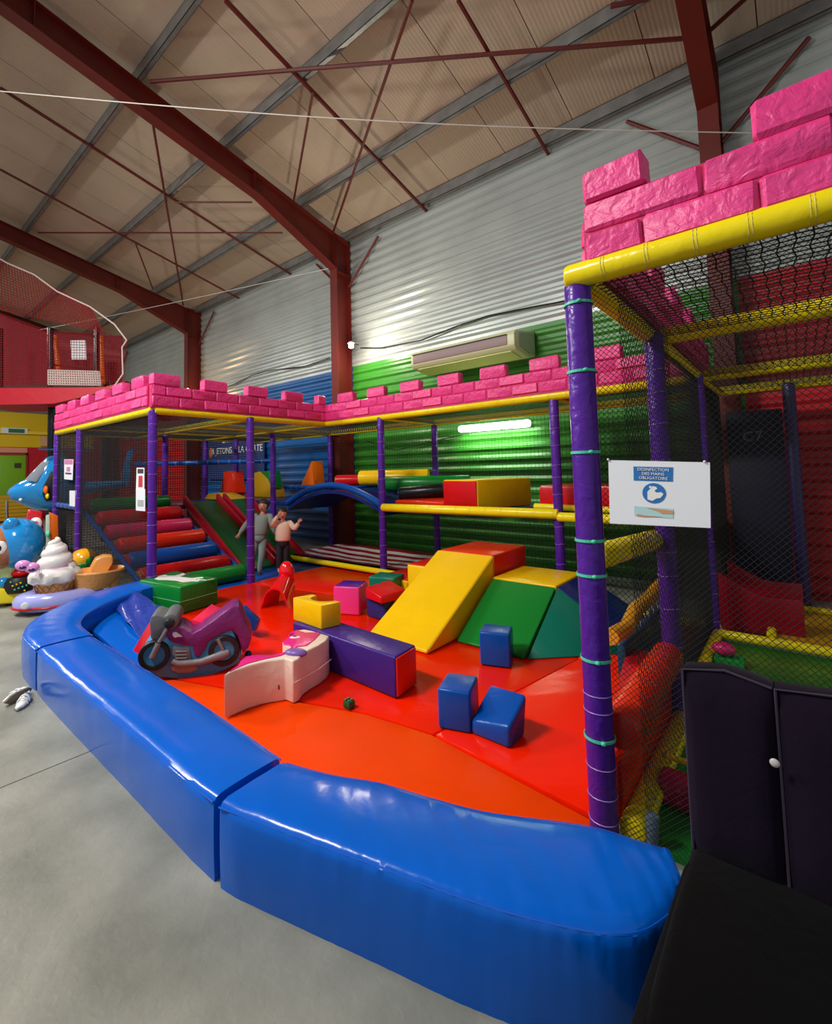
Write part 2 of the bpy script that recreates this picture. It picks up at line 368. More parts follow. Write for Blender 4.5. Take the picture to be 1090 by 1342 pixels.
# spotlight on the column
LP = at(460, 453, y=6.72)
t = thing('spotlight', 'lit round spotlight on the middle red column', 'lamp', LP)
MB().ell(LP, .055, .055, .055, 14, 8).build('bulb', mat('bulb glow', (255, 236, 205), .5, emit=60), t)
MB().tube([LP + V(0,.05,.02), LP + V(0,.12,.06), V(LP.x, 6.93, LP.z+.06)], .012, 6).build('bracket', M_cable, t)
MB().lathe(LP + V(0,.0,.045), [(.02,.05), (.05,.03), (.075,0), (.07,.0)], 16).build('shade', mat('lamp metal', (150, 150, 150), .3, metal=.8), t)
ld = bpy.data.lights.new('spot_glow', 'POINT'); ld.energy = 75; ld.color = (1, .88, .72); ld.shadow_soft_size = .06
lo = bpy.data.objects.new('spot_glow', ld); COL.objects.link(lo); lo.location = LP + V(.12, -.14, -.03)
# second one behind the parapet at far left column
L2 = at(246, 512, y=6.72)
t = thing('spotlight', 'warm spotlight glowing behind the left battlements', 'lamp', L2)
MB().ell(L2, .07, .07, .07, 12, 8).build('bulb', mat('warm bulb glow', (255, 190, 110), .5, emit=20), t)
MB().tube([L2 + V(0,.05,.02), V(L2.x, 6.93, L2.z+.04)], .012, 6).build('bracket', M_cable, t)
ld = bpy.data.lights.new('spot_glow', 'POINT'); ld.energy = 25; ld.color = (1, .6, .3); ld.shadow_soft_size = .07
lo = bpy.data.objects.new('spot_glow', ld); COL.objects.link(lo); lo.location = L2 + V(0, -.12, 0)

# fluorescent batten
a, c = at(602, 562, y=7.25), at(694, 555, y=7.25); zc = (a.z + c.z)/2
t = thing('fluorescent_lamp', 'lit white fluorescent lamp on the green wall', 'lamp', (a.x, 7.25, zc))
MB().rtube((a.x, 7.25, zc), (c.x, 7.25, zc), .06, 14, .5).build('diffuser', mat('tube glow', (240, 255, 235), .5, emit=5), t)
MB().box((a.x+.03, 7.3, zc-.06), (c.x-.03, 7.37, zc+.06)).build('base', M_white, t)
ld = bpy.data.lights.new('tube_light', 'AREA'); ld.shape = 'RECTANGLE'; ld.size = c.x-a.x; ld.size_y = .1; ld.energy = 16; ld.color = (.9, 1, .85)
lo = bpy.data.objects.new('tube_light', ld); COL.objects.link(lo); lo.location = ((a.x+c.x)/2, 7.16, zc-.05); lo.rotation_euler = (math.radians(50), 0, 0)

# air conditioner
ac = thing('air_conditioner', 'cream wall hung air conditioner above the castle wall', 'air conditioner', (-4.1, 7.36, 3.45))
x0, x1 = -5.15, -3.15
prof = [(7.36, 3.85), (6.64, 3.72), (6.6, 3.66), (6.6, 3.48), (6.66, 3.42), (7.1, 3.36), (7.36, 3.42)]
MB().prism([V(x0, y, z) for y, z in prof], V(x1-x0, 0, 0)).build('casing', mat('air conditioner cream', (214, 216, 170), .4), ac, bevel=.02)
MB().box((x0+.06, 6.585, 3.5), (x1-.12, 6.61, 3.65)).build('grille', mat('grille mauve', (150, 128, 128), .5), ac, bevel=.005)
MB().box((x0+.06, 6.575, 3.645), (x1-.12, 6.6, 3.662)).build('louvre', M_cable, ac)
MB().prism([V(x0+.1, 6.68, 3.405), V(x1-.1, 6.68, 3.405), V(x1-.1, 7.05, 3.352), V(x0+.1, 7.05, 3.352)], V(0,0,.012)).build('flap', mat('flap lit yellow green', (216, 222, 140), .4), ac)  # yellow-green cast of the lighting put into the underside's colour
MB().prism([V(x1, y, z) for y, z in ((7.3,3.8),(6.75,3.7),(6.75,3.5),(7.1,3.43),(7.3,3.46))], V(.01,0,0)).build('end_panel', mat('end panel', (180, 184, 160), .4), ac)

# ================================================================== PLAY FRAMES
ZT = 2.45
def post(x, y, r, parent, z0=.02, z1=ZT, rings=.2, m=M_purp, ties=()):
    o = MB().rtube((x, y, z0), (x, y, z1), r, 18, .4).build('post', m, parent)
    b = MB(); z = z0 + rings*.6; n = 0
    while rings and z < z1 - .05:
        pts = [V(x + (r+.001)*math.cos(k*PI/8), y + (r+.001)*math.sin(k*PI/8), z + .004*math.sin(k)) for k in range(16)]
        b.tube(pts, .0028, 4, closed=True); z += rings * (1, .72, 1.15)[n % 3]; n += 1
    if n: b.build('seam_ring', M_seam, o)['kind'] = 'stuff'
    for zt in ties:
        tb = MB(); pts = [V(x + (r+.003)*math.cos(k*PI/12), y + (r+.003)*math.sin(k*PI/12), zt) for k in range(24)]
        for k in range(24):
            a, c = pts[k], pts[(k+1) % 24]; q = V(0,0,.006); na = (a - V(x,y,zt)).normalized()*.003; nc = (c - V(x,y,zt)).normalized()*.003
            tb.hexa([a-q, a-q+na, c-q+nc, c-q, a+q, a+q+na, c+q+nc, c+q])
        an = -1.2 + random.random()*.3; cc = V(x + (r+.008)*math.cos(an), y + (r+.008)*math.sin(an), zt)
        tb.ell(cc, .012, .012, .009, 8, 6); tb.build('cable_tie', M_tie, o)
    return o
def rail(a, c, r, parent, m=M_yelt, ringstep=.22):
    a, c = Vector(a), Vector(c); o = MB().rtube(a, c, r, 16, .3).build('rail', m, parent)
    L = (c-a).length; d = (c-a)/L; x = d.orthogonal().normalized(); y = d.cross(x); b = MB(); s = ringstep
    while ringstep and s < L - .05:
        for e in (-.006, .006):
            b.tube([a + d*(s+e) + (x*math.cos(k*PI/7) + y*math.sin(k*PI/7))*(r+.0005) for k in range(14)], .0018, 3, closed=True)
        s += ringstep
    if ringstep and L > .4: b.build('seam_ring', mat('rail seam', (214, 196, 90) if m is M_yelt else (120,120,140), .5), o)['kind'] = 'stuff'
    return o

# pink castle wall of moulded bricks
BM = []
def brickmesh(L, h, d, seed):
    random.seed(seed); bm = bmesh.new(); bmesh.ops.create_cube(bm, size=1)
    for v in bm.verts: v.co = V(v.co.x*L, v.co.y*d, v.co.z*h)
    bmesh.ops.bevel(bm, geom=bm.edges[:], offset=.014, segments=1, affect='EDGES')
    for v in bm.verts:
        v.co += V(random.uniform(-.004,.004), random.uniform(-.006,.006), random.uniform(-.004,.004))
    me = bpy.data.meshes.new('brick'); bm.to_mesh(me); bm.free(); me.materials.append(M_foam)
    me.polygons.foreach_set('use_smooth', [True]*len(me.polygons)); me.set_sharp_from_angle(angle=math.radians(35)); return me
BRK = {}
def brick(L, h, d, seed):
    k = (round(L, 3), h, seed % 4)
    if k not in BRK: BRK[k] = brickmesh(L, h, d, hash(k) & 255)
    return BRK[k]
def parapet(p, q, parent, first=0.0, z0=2.5, gap=.008, bl=.345, mper=.675, mlen=.36, offs=None):
    p, q = V(p[0], p[1], 0), V(q[0], q[1], 0); L = (q-p).length; d = (q-p)/L; rz = math.atan2(d.y, d.x); n = V(-d.y, d.x, 0)
    back = MB(); w = .035
    pts = [p - n*w, q - n*w, q + n*w, p + n*w]
    back.hexa([V(a.x,a.y,z0-.02) for a in pts] + [V(a.x,a.y,z0+.262) for a in pts])
    pw = back.build('castle_wall', M_foamd, parent)
    k = 0
    for c in range(2):
        s = offs[c] if offs else (-bl/2 if c else 0.0)
        while s < L:
            a, b = max(s, 0), min(s + bl, L)
            if b - a < .1 and a == 0:
                s += bl; a, b = 0, s + bl
            if b - a > .04:
                l = b - a - gap; place(brick(l, .128, .105, k), 'brick', p + d*(a+b)/2 + V(0,0,z0+.066+.134*c), pw, rz)
            s += bl; k += 1
    s = first
    while s < L:
        a, b = max(s, 0), min(s + mlen, L)
        if b - a > .08:
            place(brick(b-a, .15, .12, k+1), 'merlon', p + d*(a+b)/2 + V(0,0,z0+.34), pw, rz)
        s += mper; k += 1
    return pw

XA, XB, XC = -10.2, -8.95, -6.15          # left block
YA, YB = 2.57, 5.45
pf = thing('play_frame', 'large castle climbing frame with purple posts, from the left corner along the side wall', 'climbing frame', (-6.15, 4, 0))
R1 = .055
for (x, y, rg) in ((XA, YA, .2), (XB, YA, .2), (-6.17, 2.57, .22), (-6.1, 3.93, .24), (-4.88, 5.45, .2), (-2.16, 5.5, .2), (-4.86, 6.85, .25), (-2.14, 6.85, .25), (-9.4, 4.15, .3), (-9.9, 6.0, .3), (-7.9, 5.6, .3), (-7.6, 6.85, .3), (-10.2, 5.4, .3), (-.8, 6.85, .3)):
    post(x, y, R1 if (x, y) != (-3.5, 6.9) else .02, pf, rings=rg)
for a, c in (((XA,YA),(XC,YA)), ((XC,YA),(XC,YB)), ((XC,YB),(-.72,5.48)), ((XA,YA),(XA,6.85)), ((XB,YA),(XB,6.85)), ((-10.2,3.95),(-6.15,3.95)), ((-10.2,5.42),(XC,5.42)), ((-10.2,6.85),(-.75,6.85)), ((-4.87,YB),(-4.87,6.85)), ((-7.6,3.95),(-7.6,6.85)), ((-2.15,YB),(-2.15,6.85))):
    rail((*a, ZT), (*c, ZT), R1, pf)
for nm in 'x': pass
parapet((XA+.05, YA-.02), (XC-.05, YA-.02), pf, first=.1)
parapet((XC+.02, YA-.05), (XC+.02, YB-.06), pf, first=0)
parapet((XC+.05, YB-.02), (-.6, YB+.02), pf, first=.32)
# decks at 1.1 m
MB().box((-4.85, 5.45, 1.0), (-.75, 6.85, 1.06)).build('deck', M_navy, pf, bevel=.01)
MB().box((-10.2, 2.6, 1.0), (-9.1, 6.85, 1.08)).build('deck', M_navy, pf, bevel=.01)
MB().box((-9.1, 4.0, 1.0), (-8.7, 5.6, 1.08)).box((-9.1, 5.6, 1.0), (-7.3, 6.85, 1.08)).build('deck', M_navy, pf, bevel=.01)
rail((-4.83, 5.4, 1.06), (-2.14, 5.45, 1.06), R1+.005, pf)
rail((-2.15, 5.45, 1.03), (-.75, 5.45, 1.03), R1, pf)
rail((-10.2, 2.57, 1.15), (-8.95, 2.57, 1.13), .045, pf, M_blue); rail((-10.2, 3.9, 1.87), (-7.9, 5.6, 1.87), .045, pf, M_blue)
rail((-10.2, 6.8, 1.3), (-4.9, 6.8, 1.3), .05, pf, M_blue)
# netting
net('netting', (-4.88, 6.86, 0), (4.1, 0, 0), (0, 0, 2.4), .06, .0022, M_net, pf)
net('netting', (-7.6, 6.86, 0), (2.7, 0, 0), (0, 0, 2.4), .06, .0025, M_net, pf)
net('roof_netting', (XC, YB, 2.42), (5.4, 0, 0), (0, 1.4, 0), .05, .0025, M_net, pf)
net('roof_netting', (XA, YA, 2.42), (4.05, 0, 0), (0, 4.28, 0), .06, .003, M_net, pf)
net('side_netting', (XA, YA, .05), (4.0, 0, 0), (0, 0, 2.38), .028, .0028, M_net, pf)
net('side_netting', (XA, YA, .05), (0, 4.2, 0), (0, 0, 2.38), .05, .005, M_net, pf)

# right wing
rw = thing('play_frame', 'netted right hand castle frame with the thick purple corner post', 'climbing frame', (-.72, 2.2, 0))
big = at(792, 1085, z=.05)
ties = [at(px, py, x=-.72).z for px, py in ((760,401),(765,489),(770,593),(774,707),(776,752),(780,863),(785,966))]
post(-.722, 2.185, .058, rw, rings=0, ties=ties)
b = MB()
for zz in (.32, .2, .1, .55, .62): b.tube([V(-.722 + .059*math.cos(k*PI/8), 2.185 + .059*math.sin(k*PI/8), zz) for k in range(16)], .0025, 4, closed=True)
b.build('seam_ring', M_seam, rw)['kind'] = 'stuff'
post(-.66, 3.40, .055, rw, rings=.2); post(-.68, 5.25, .055, rw, rings=.25); post(-.03, 6.6, .055, rw, rings=0, z0=.05, m=mat('dark indigo vinyl', (40, 30, 90), .4)); post(1.4, 6.6, .055, rw, rings=0)
post(2.2, 2.2, .055, rw, rings=.2)
for y, z in ((2.16, 2.47), (3.52, 2.45), (5.4, 2.45), (6.72, 2.45)):
    rail((-.76 if y < 3 else -.68, y, z), (3.2, y, z), .056, rw, ringstep=.17)
rail((-.7, 2.22, 2.45), (-.68, 6.75, 2.45), .05, rw); rail((3.1, 2.2, 2.45), (3.1, 6.75, 2.45), .05, rw)
parapet((-.66, 2.17), (3.0, 2.17), rw, first=-.11, bl=.378, mper=.715, offs=(-.145, -.31))
parapet((-.67, 2.26), (-.67, 5.4), rw, first=.32)
net('roof_netting', (-.66, 2.2, 2.43), (3.7, 0, 0), (0, 4.5, 0), .05, .0028, M_net, rw, wave=.006)
net('netting', (-.66, 2.19, .05), (1.3, 0, 0), (0, 0, 2.38), .017, .0011, M_net, rw, diag=True)
net('side_netting', (-.57, 2.24, .05), (0, 1.1, 0), (0, 0, 2.38), .034, .0013, M_net, rw, diag=True)
net('side_netting', (-.67, 3.42, .05), (0, 1.85, 0), (0, 0, 2.38), .03, .0022, M_net, rw)
net('side_netting', (-.67, 5.3, .05), (0, 1.5, 0), (0, 0, 2.38), .03, .0025, M_net, rw)
# floor rails and decks of the wing
a, c = at(820, 1090, z=.07), at(882, 950, z=.07)
rail((-.615, 2.2, .08), (-.615, 3.33, .08), .055, rw); rail((-.63, 5.12, .1), (3, 5.12, .1), .04, rw); rail((-.63, 3.5, .1), (-.63, 5.12, .1), .04, rw, ringstep=0)
rail((-.27, 6.55, .08), (3, 6.55, .08), .035, rw); rail((-.27, 5.4, .08), (-.27, 6.55, .08), .035, rw)
rail((-2.1, 5.4, .1), (-.7, 5.3, .1), .04, rw)
rail((-.74, 2.3, 1.18), (-.72, 3.4, 1.13), .06, rw)
MB().box((-.66, 3.4, .02), (3, 5.1, .06)).build('floor_pad', M_green, rw, bevel=.01)
MB().box((-.66, 2.25, .0), (3, 3.4, .03)).build('floor_pad', M_green, rw)
MB().box((-.25, 5.42, .02), (3, 6.5, .06)).build('floor_pad', M_wood, rw)
pr = MB().rtube((-.67, 2.26, .44), (-.67, 3.34, .44), .085, 20, .3).build('padded_roller', M_redor, rw)
b = MB()
for i in range(6):
    b.tube([V(-.67 + .086*math.cos(k*PI/8), 2.42+i*.14, .44 + .086*math.sin(k*PI/8)) for k in range(16)], .0015, 3, closed=True)
b.build('seam_ring', mat('orange seam', (250, 110, 70), .5), pr)['kind'] = 'stuff'
MB().hexa([V(-.80,2.5,.0), V(-.74,2.4,.0), V(-.74,3.5,.0), V(-1.0,3.6,.0), V(-.80,2.55,.34), V(-.76,2.4,.38), V(-.76,3.5,.40), V(-.98,3.6,.34)]).build('sloped_pad', M_red, rw, bevel=.02, segs=3)
MB().box((-.72, 2.27, .04), (-.66, 3.32, .33)).build('side_pad', M_redor, rw, bevel=.02)

# hanging paper signs on the wing: hand washing notice
A, B = at(797, 603, y=2.12), at(930, 606, y=2.12); C, D = at(931, 692, y=2.12), at(799, 686, y=2.12)
sg = thing('paper_sign', 'laminated white hand disinfection notice hung beside the thick purple post', 'sign', (A+B+C+D)/4)
MB().prism([A, B, C, D], V(0, .002, 0)).build('sheet', M_paper, sg)
def sp(u, v, e=.0015): p = (A*(1-u) + B*u)*(1-v) + (D*(1-u) + C*u)*v; return V(p.x, p.y - e, p.z)
MB().prism([sp(.27,.09), sp(.665,.09), sp(.66,.31), sp(.27,.31)], V(0,.001,0)).build('header', M_pblue, sg)
exv, eyv = (B-A), (A-D)
for i, w in enumerate(('DÉSINFECTION', 'DES MAINS', 'OBLIGATOIRE')):
    text(w, .0165, M_white, sg, sp(.47, .135+i*.066, .0035), exv, eyv)
MB().prism([sp(.475 + .118*math.cos(k*PI/14), .5 + .158*math.sin(k*PI/14)) for k in range(28)], V(0,.001,0)).build('emblem', M_pblue, sg)
MB().prism([sp(u, v, .003) for u, v in ((.41,.48),(.44,.43),(.46,.39),(.5,.4),(.51,.43),(.48,.46),(.5,.49),(.55,.48),(.57,.51),(.54,.57),(.5,.58),(.46,.62),(.41,.6))], V(0,.001,0)).build('hand_symbol', M_white, sg)
MB().prism([sp(.44 + .012*math.cos(k*PI/6), .405+.018*math.sin(k*PI/6), .004) for k in range(12)], V(0,.001,0)).build('droplet', M_white, sg)
MB().prism([sp(.27,.71), sp(.66,.73), sp(.66,.88), (sp(.27,.86))], V(0,.001,0)).build('photo_print', mat('print pale cyan', (176, 214, 216), .4), sg)
MB().prism([sp(u, v, .003) for u, v in ((.4,.73),(.52,.74),(.66,.76),(.66,.81),(.55,.81),(.5,.77))], V(0,.001,0)).build('arm_print', mat('print skin', (206, 150, 110), .4), sg)
MB().prism([sp(u, v, .003) for u, v in ((.3,.83),(.4,.85),(.55,.86),(.36,.87),(.29,.86))], V(0,.001,0)).build('arm_print', mat('print skin', (206, 150, 110), .4), sg)
for u in (.0, .955): MB().ell(sp(u, -.01, .004), .005, .005, .005, 8, 6).build('knot', M_white, sg)

def hangsign(quad, y, label, bands, name='paper_sign'):
    P_ = [at(px, py, y=y) for px, py in quad]; t = thing(name, label, 'sign', sum(P_, V(0,0,0))/4)
    MB().prism(P_, V(0,.003,0)).build('sheet', M_paper, t)
    for (u0, v0, u1, v1, m) in bands:
        q = []
        for u, v in ((u0,v0),(u1,v0),(u1,v1),(u0,v1)):
            p = (P_[0]*(1-u) + P_[1]*u)*(1-v) + (P_[3]*(1-u) + P_[2]*u)*v; q.append(V(p.x, p.y-.002, p.z))
        MB().prism(q, V(0,.001,0)).build('print_block', m, t)
    return t
mpk = mat('print pink', (200, 120, 170), .5); mrd = mat('print red', (196, 50, 50), .5); mdk = mat('print dark', (60, 50, 60), .5)
hangsign(((179,613),(189,613),(189,643),(178,643)), 2.5, 'white notice with red print tied to the left corner post', [(.15,.05,.9,.25,mdk),(.3,.35,.8,.85,mrd)])
hangsign(((178,641),(190,641),(190,670),(178,669)), 2.49, 'white notice with small print below the red printed one on the corner post', [(.2,.5,.85,.8,mat('print grey', (170,170,170), .5))])
hangsign(((84,602),(96,602),(95,629),(84,628)), 2.5, 'white and pink notice on the net near the helicopter', [(.05,.02,.95,.25,mpk),(.3,.38,.7,.6,mpk),(.15,.66,.85,.74,mdk)])
hangsign(((91,643),(100,643),(99,664),(91,663)), 2.52, 'small blank white sheet on the net below the pink notice', [])

# arcade banner behind the frame
P_ = [at(px, py, y=7.28) for px, py in ((270,572),(346,572),(346,628),(270,628))]
bn = thing('arcade_banner', 'dark blue token banner on the wall behind the climbing frame', 'banner', P_[0])
MB().prism(P_, V(0,.03,0)).build('board', mat('banner blue', (24, 52, 110), .5), bn)
hh = P_[0].z - P_[3].z; cxm = (P_[0].x + P_[1].x)/2
text('LA P', hh*.2, M_white, bn, V(cxm-.3, 7.27, P_[0].z - hh*.14), (1,0,0), (0,0,1), th=.003)
text('& JETONS À LA CARTE', hh*.2, M_white, bn, V(cxm+.15, 7.27, P_[0].z - hh*.38), (1,0,0), (0,0,1), th=.003)
MB().ell(V(P_[0].x+.3, 7.27, P_[0].z - hh*.4), .09, .02, .16, 10, 8).build('flame_print', mat('print orange', (220, 110, 50), .5), bn)

# ================================================================== FLOOR MATS
def slabpoly(pts, z0, z1, name, m, label, cat='mat', bevel=.012, group=None):
    pts = [V(p[0], p[1], z0) for p in pts]
    return tag(MB().prism(pts, V(0,0,z1-z0)).build(name, m, bevel=bevel, segs=2, origin=pts[0]), label, cat, group)
# seams
s1, s2, s3, s4 = (-3.68, 1.74), (-2.21, 2.256), (-1.735, 2.325), (-.79, 2.235)
slabpoly([(-4.2,1.36), (-1.9,1.34), (-1.4,1.5), (-.95,1.62), (-.72,1.80), (-.78,2.21), s3, s2, (-3.72,1.73)], .0, .05, 'floor_mat', M_mato, 'bright orange mat inside the front of the blue barrier')
slabpoly([(-3.73,1.75), (-2.22,2.27), (-1.73,2.34), (-1.45,3.98), (-1.75,4.0), (-2.6,4.6), (-6.12,3.88), (-6.12,2.6), (-6.1,2.0), (-5.2,1.65), (-4.45,1.42)], .0, .047, 'floor_mat', M_matr, 'large red mat in the middle under the motorbike and foam blocks')
slabpoly([(-1.72,2.335), (-.79,2.245), (-.79,5.4), (-2.0,5.4), (-2.55,4.62), (-1.74,4.01), (-1.44,3.99)], .0, .05, 'floor_mat', M_matr, 'red mat beside the thick purple post under the two blue cubes')
slabpoly([(-6.1,3.895), (-2.62,4.62), (-2.05,5.4), (-6.12,5.32)], .0, .048, 'floor_mat', M_matr, 'red mat at the back in front of the striped trampoline')
slabpoly([(-6.95,2.6), (-6.16,2.6), (-6.16,3.9), (-6.14,5.32), (-7.1,5.32)], .0, .03, 'floor_mat', M_blue, 'blue mat under the two children')

# ================================================================== BLUE BARRIER
def barrier(outer, inner, label, z1=.32, rnd=None):
    # outer / inner: matching point lists along the run; soft bulging top and faces
    outer = [V(*p, 0) for p in outer]; inner = [V(*p, 0) for p in inner]
    def dens(L, k=14):
        r = []
        for i in range(len(L)-1):
            p0 = L[max(i-1,0)]; p1 = L[i]; p2 = L[i+1]; p3 = L[min(i+2,len(L)-1)]
            for j in range(k):
                t = j/k; r.append(.5*((2*p1) + (p2-p0)*t + (2*p0-5*p1+4*p2-p3)*t*t + (3*p1-p0-3*p2+p3)*t**3))
        return r + [L[-1]]
    O, I = dens(outer), dens(inner); n = len(O)
    prof = []    # (side mix 0 outer..1 inner, z, bulge)
    W = [(0,0,0), (0,.04,.3), (0,.12,.9), (0,.2,1), (0,.27,.7), (0,.302,.35)]
    vs = []; fs = []; 
    for i in range(n):
        o, q = O[i], I[i]; w = (q-o); wl = w.length; w.normalize(); e = min(1, .35 + min(i, n-1-i)*.16)
        pinch = .014 * (1-e)
        ring = []
        puck = [random.uniform(-1,1) for _ in range(4)]
        for (_, z, bl) in W: ring.append(o - w*(.012*bl*e) + w*pinch + V(0,0,z) + w*(.0028*puck[0] if z > .25 else .0008*puck[1]))
        ring.append(o + w*.018 + V(0,0,z1-.004))
        for t in (.12, .3, .5, .7, .88): ring.append(o + w*(wl*t) + V(0,0,z1 + .012*e*math.sin(PI*t) + .0012*math.sin(i*.9+t*5) + (.002*puck[2] if t in (.12, .88) else 0)))
        ring.append(q - w*.018 + V(0,0,z1-.004))
        for (_, z, bl) in W[::-1]: ring.append(q + w*(.012*bl*e) - w*pinch + V(0,0,z))
        m_ = len(ring); vs += ring
        if i:
            for k in range(m_-1): fs.append(((i-1)*m_+k, (i-1)*m_+k+1, i*m_+k+1, i*m_+k))
            fs.append(((i-1)*m_+m_-1, (i-1)*m_, i*m_, i*m_+m_-1))
    fs.append(tuple(range(m_))); fs.append(tuple(range((n-1)*m_, n*m_))[::-1])
    t = thing('padded_barrier', label, 'barrier', O[n//2], 'blue padded barrier sections')
    b = MB(); b.add(vs, fs); b.build('cushion', M_barr, t, ang=50)
    b = MB(); b.tube([o + (q-o).normalized()*.002 + V(0,0,z1-.016) for o, q in zip(O, I)], .0045, 5); b.tube([q - (q-o).normalized()*.002 + V(0,0,z1-.016) for o, q in zip(O, I)], .0045, 5)
    b.build('piping', mat('piping blue', (10, 92, 205), .25), t)
    return t
barrier([(-1.80,1.01), (-1.42,1.115), (-1.116,1.20), (-.86,1.27), (-.64,1.35), (-.44,1.46), (-.36,1.60), (-.34,1.72)],
        [(-1.82,1.352), (-1.6,1.42), (-1.40,1.51), (-1.18,1.57), (-.965,1.64), (-.66,1.80), (-.50,1.84), (-.41,1.86)], 'blue padded barrier section curving to its round end by the dark sofa')
barrier([(-4.46,1.02), (-3.6,1.015), (-2.7,1.015), (-1.845,1.01)], [(-4.46,1.40), (-3.6,1.39), (-2.7,1.385), (-1.865,1.352)], 'long straight blue padded barrier section in the middle')
barrier([(-4.50,1.02), (-4.95,1.04), (-5.36,1.17), (-5.68,1.39), (-6.05,1.76), (-6.25,2.15), (-6.33,2.5)],
        [(-4.50,1.41), (-4.9,1.44), (-5.15,1.53), (-5.36,1.68), (-5.6,1.94), (-5.8,2.25), (-5.9,2.55)], 'curved blue padded barrier section in front of the ice cream ride')
# ================================================================== FOAM BLOCKS
def soft(name, corners, m, label, cat='foam block', bevel=.016, group=None, parent=None, sub=3, puff=.006):
    """8 corners -> bevelled, slightly puffed cushion"""
    b = MB().hexa([Vector(c) for c in corners]); cen = sum(b.v, V(0,0,0))/8
    if parent: return b.build(name, m, parent, bevel=bevel, segs=3)
    o = b.build(name, m, bevel=bevel, segs=3, origin=V(cen.x, cen.y, min(v.z for v in b.v)))
    return tag(o, label, cat, group) if label else o
def boxc(c, l, w, h, rz, z0):
    c = V(c[0], c[1], z0); a = V(math.cos(rz), math.sin(rz), 0)*l/2; b = V(-math.sin(rz), math.cos(rz), 0)*w/2; u = V(0,0,h)
    P_ = [c-a-b, c+a-b, c+a+b, c-a+b]; return P_ + [p+u for p in P_]
Z0 = .052
# three blue cubes
def cube_at(fl_, fr, h, depth, label, tilt=0, m=M_blue):
    a, b = Vector(fl_), Vector(fr); d = (b-a).normalized(); n = V(-d.y, d.x, 0)*depth
    P_ = [a, b, b+n, a+n]; P_ = [V(p.x, p.y, Z0) for p in P_]
    return soft('foam_cube', P_ + [p + V(0,0,h) for p in P_], m, label)
cube_at(at(574,955,z=.05), at(617,963,z=.05), .235, .25, 'upright blue foam cube standing left of the tipped blue one', 0)
cube_at(at(629,872,z=.05), at(669,877,z=.05), .26, .22, 'single blue foam cube at the foot of the green ramp')
# tipped cube leaning
a = at(617,962,z=.05); b = at(668,983,z=.05); d = (b-a).normalized(); n = V(-d.y, d.x, 0)
lo = [a + V(0,0,.0), b + V(0,0,.0), b + n*.18, a + n*.18]; up = V(0,0,.16) ; lean = n*.1
hi = [lo[0] + V(0,0,.075), lo[1] + V(0,0,.12), lo[2] + V(0,0,.22) + n*.05, lo[3] + V(0,0,.21) + n*.05]
soft('foam_cube', lo + hi, M_blue, 'blue foam cube tipped over, nearest to the thick purple post', bevel=.02)
# purple bench with orange end
q1, q2 = V(-2.17, 2.52, 0), V(-2.20, 2.79, 0); L_ = V(-1, .045, 0).normalized()*1.2
P_ = [q1 + L_, q1, q2, q2 + L_]; P_ = [V(p.x, p.y, Z0) for p in P_]
bt = thing('foam_beam', 'long purple foam beam with an orange red end', 'foam block', V(-2.8, 2.6, Z0))
soft('cushion', P_ + [p + V(0,0,.28) for p in P_], M_purpd, None, parent=bt)
e = V(.012, 0, 0); P2 = [q1 - L_*.0 + V(0,.012,0), q2 - V(0,.012,0)]
MB().hexa([V(q1.x-.01,q1.y+.01,Z0+.012), V(q1.x+.008,q1.y+.01,Z0+.012), V(q2.x+.008,q2.y-.01,Z0+.012), V(q2.x-.01,q2.y-.01,Z0+.012), V(q1.x-.01,q1.y+.01,Z0+.268), V(q1.x+.008,q1.y+.01,Z0+.268), V(q2.x+.008,q2.y-.01,Z0+.268), V(q2.x-.01,q2.y-.01,Z0+.268)]).build('end_cap', M_redor, bt, bevel=.006)
# yellow C block on the beam
zz = Z0 + .282
c0, c1, c2 = at(384,812,z=zz), at(421,825,z=zz), at(447,819,z=zz)
u, v = (c1-c0), (c2-c1)
poly = [c0, c1, c2]
bk = [c1 + v - u*.0, ]
P2 = [c0, c1, c1+v]
top = c1 + v; far = c0 + v
# notch: semicircle in the edge top -> far
for k in range(11):
    an = PI*k/10; t = .5 - .32*math.cos(an); dep = .62*math.sin(an)
    P2.append(top + (far-top)*t - v*dep)
P2.append(far)
tag(MB().prism([V(p.x,p.y,zz) for p in P2], V(0,0,.19)).build('foam_arch_block', M_yel, bevel=.008, segs=2, origin=V(c1.x,c1.y,zz)), 'yellow foam block with a round cut out lying on the purple beam', 'foam block')
# pink cube with purple top
t = thing('foam_cube', 'pink foam cube with a purple top', 'foam block', V(-3.8, 3.8, Z0))
a, b = at(437,805,z=.05), at(471,807,z=.05); d = (b-a).normalized(); n = V(-d.y, d.x, 0)*.3
P_ = [a, b, b+n, a+n]; P_ = [V(p.x,p.y,Z0) for p in P_]
soft('cushion', P_ + [p + V(0,0,.3) for p in P_], M_pink, None, parent=t)
cc = sum(P_, V(0,0,0))/4; P3 = [cc + (p-cc)*.9 for p in P_]
MB().hexa([p + V(0,0,.29) for p in P3] + [p + V(0,0,.306) for p in P3]).build('top_cover', M_purp, t, bevel=.006)
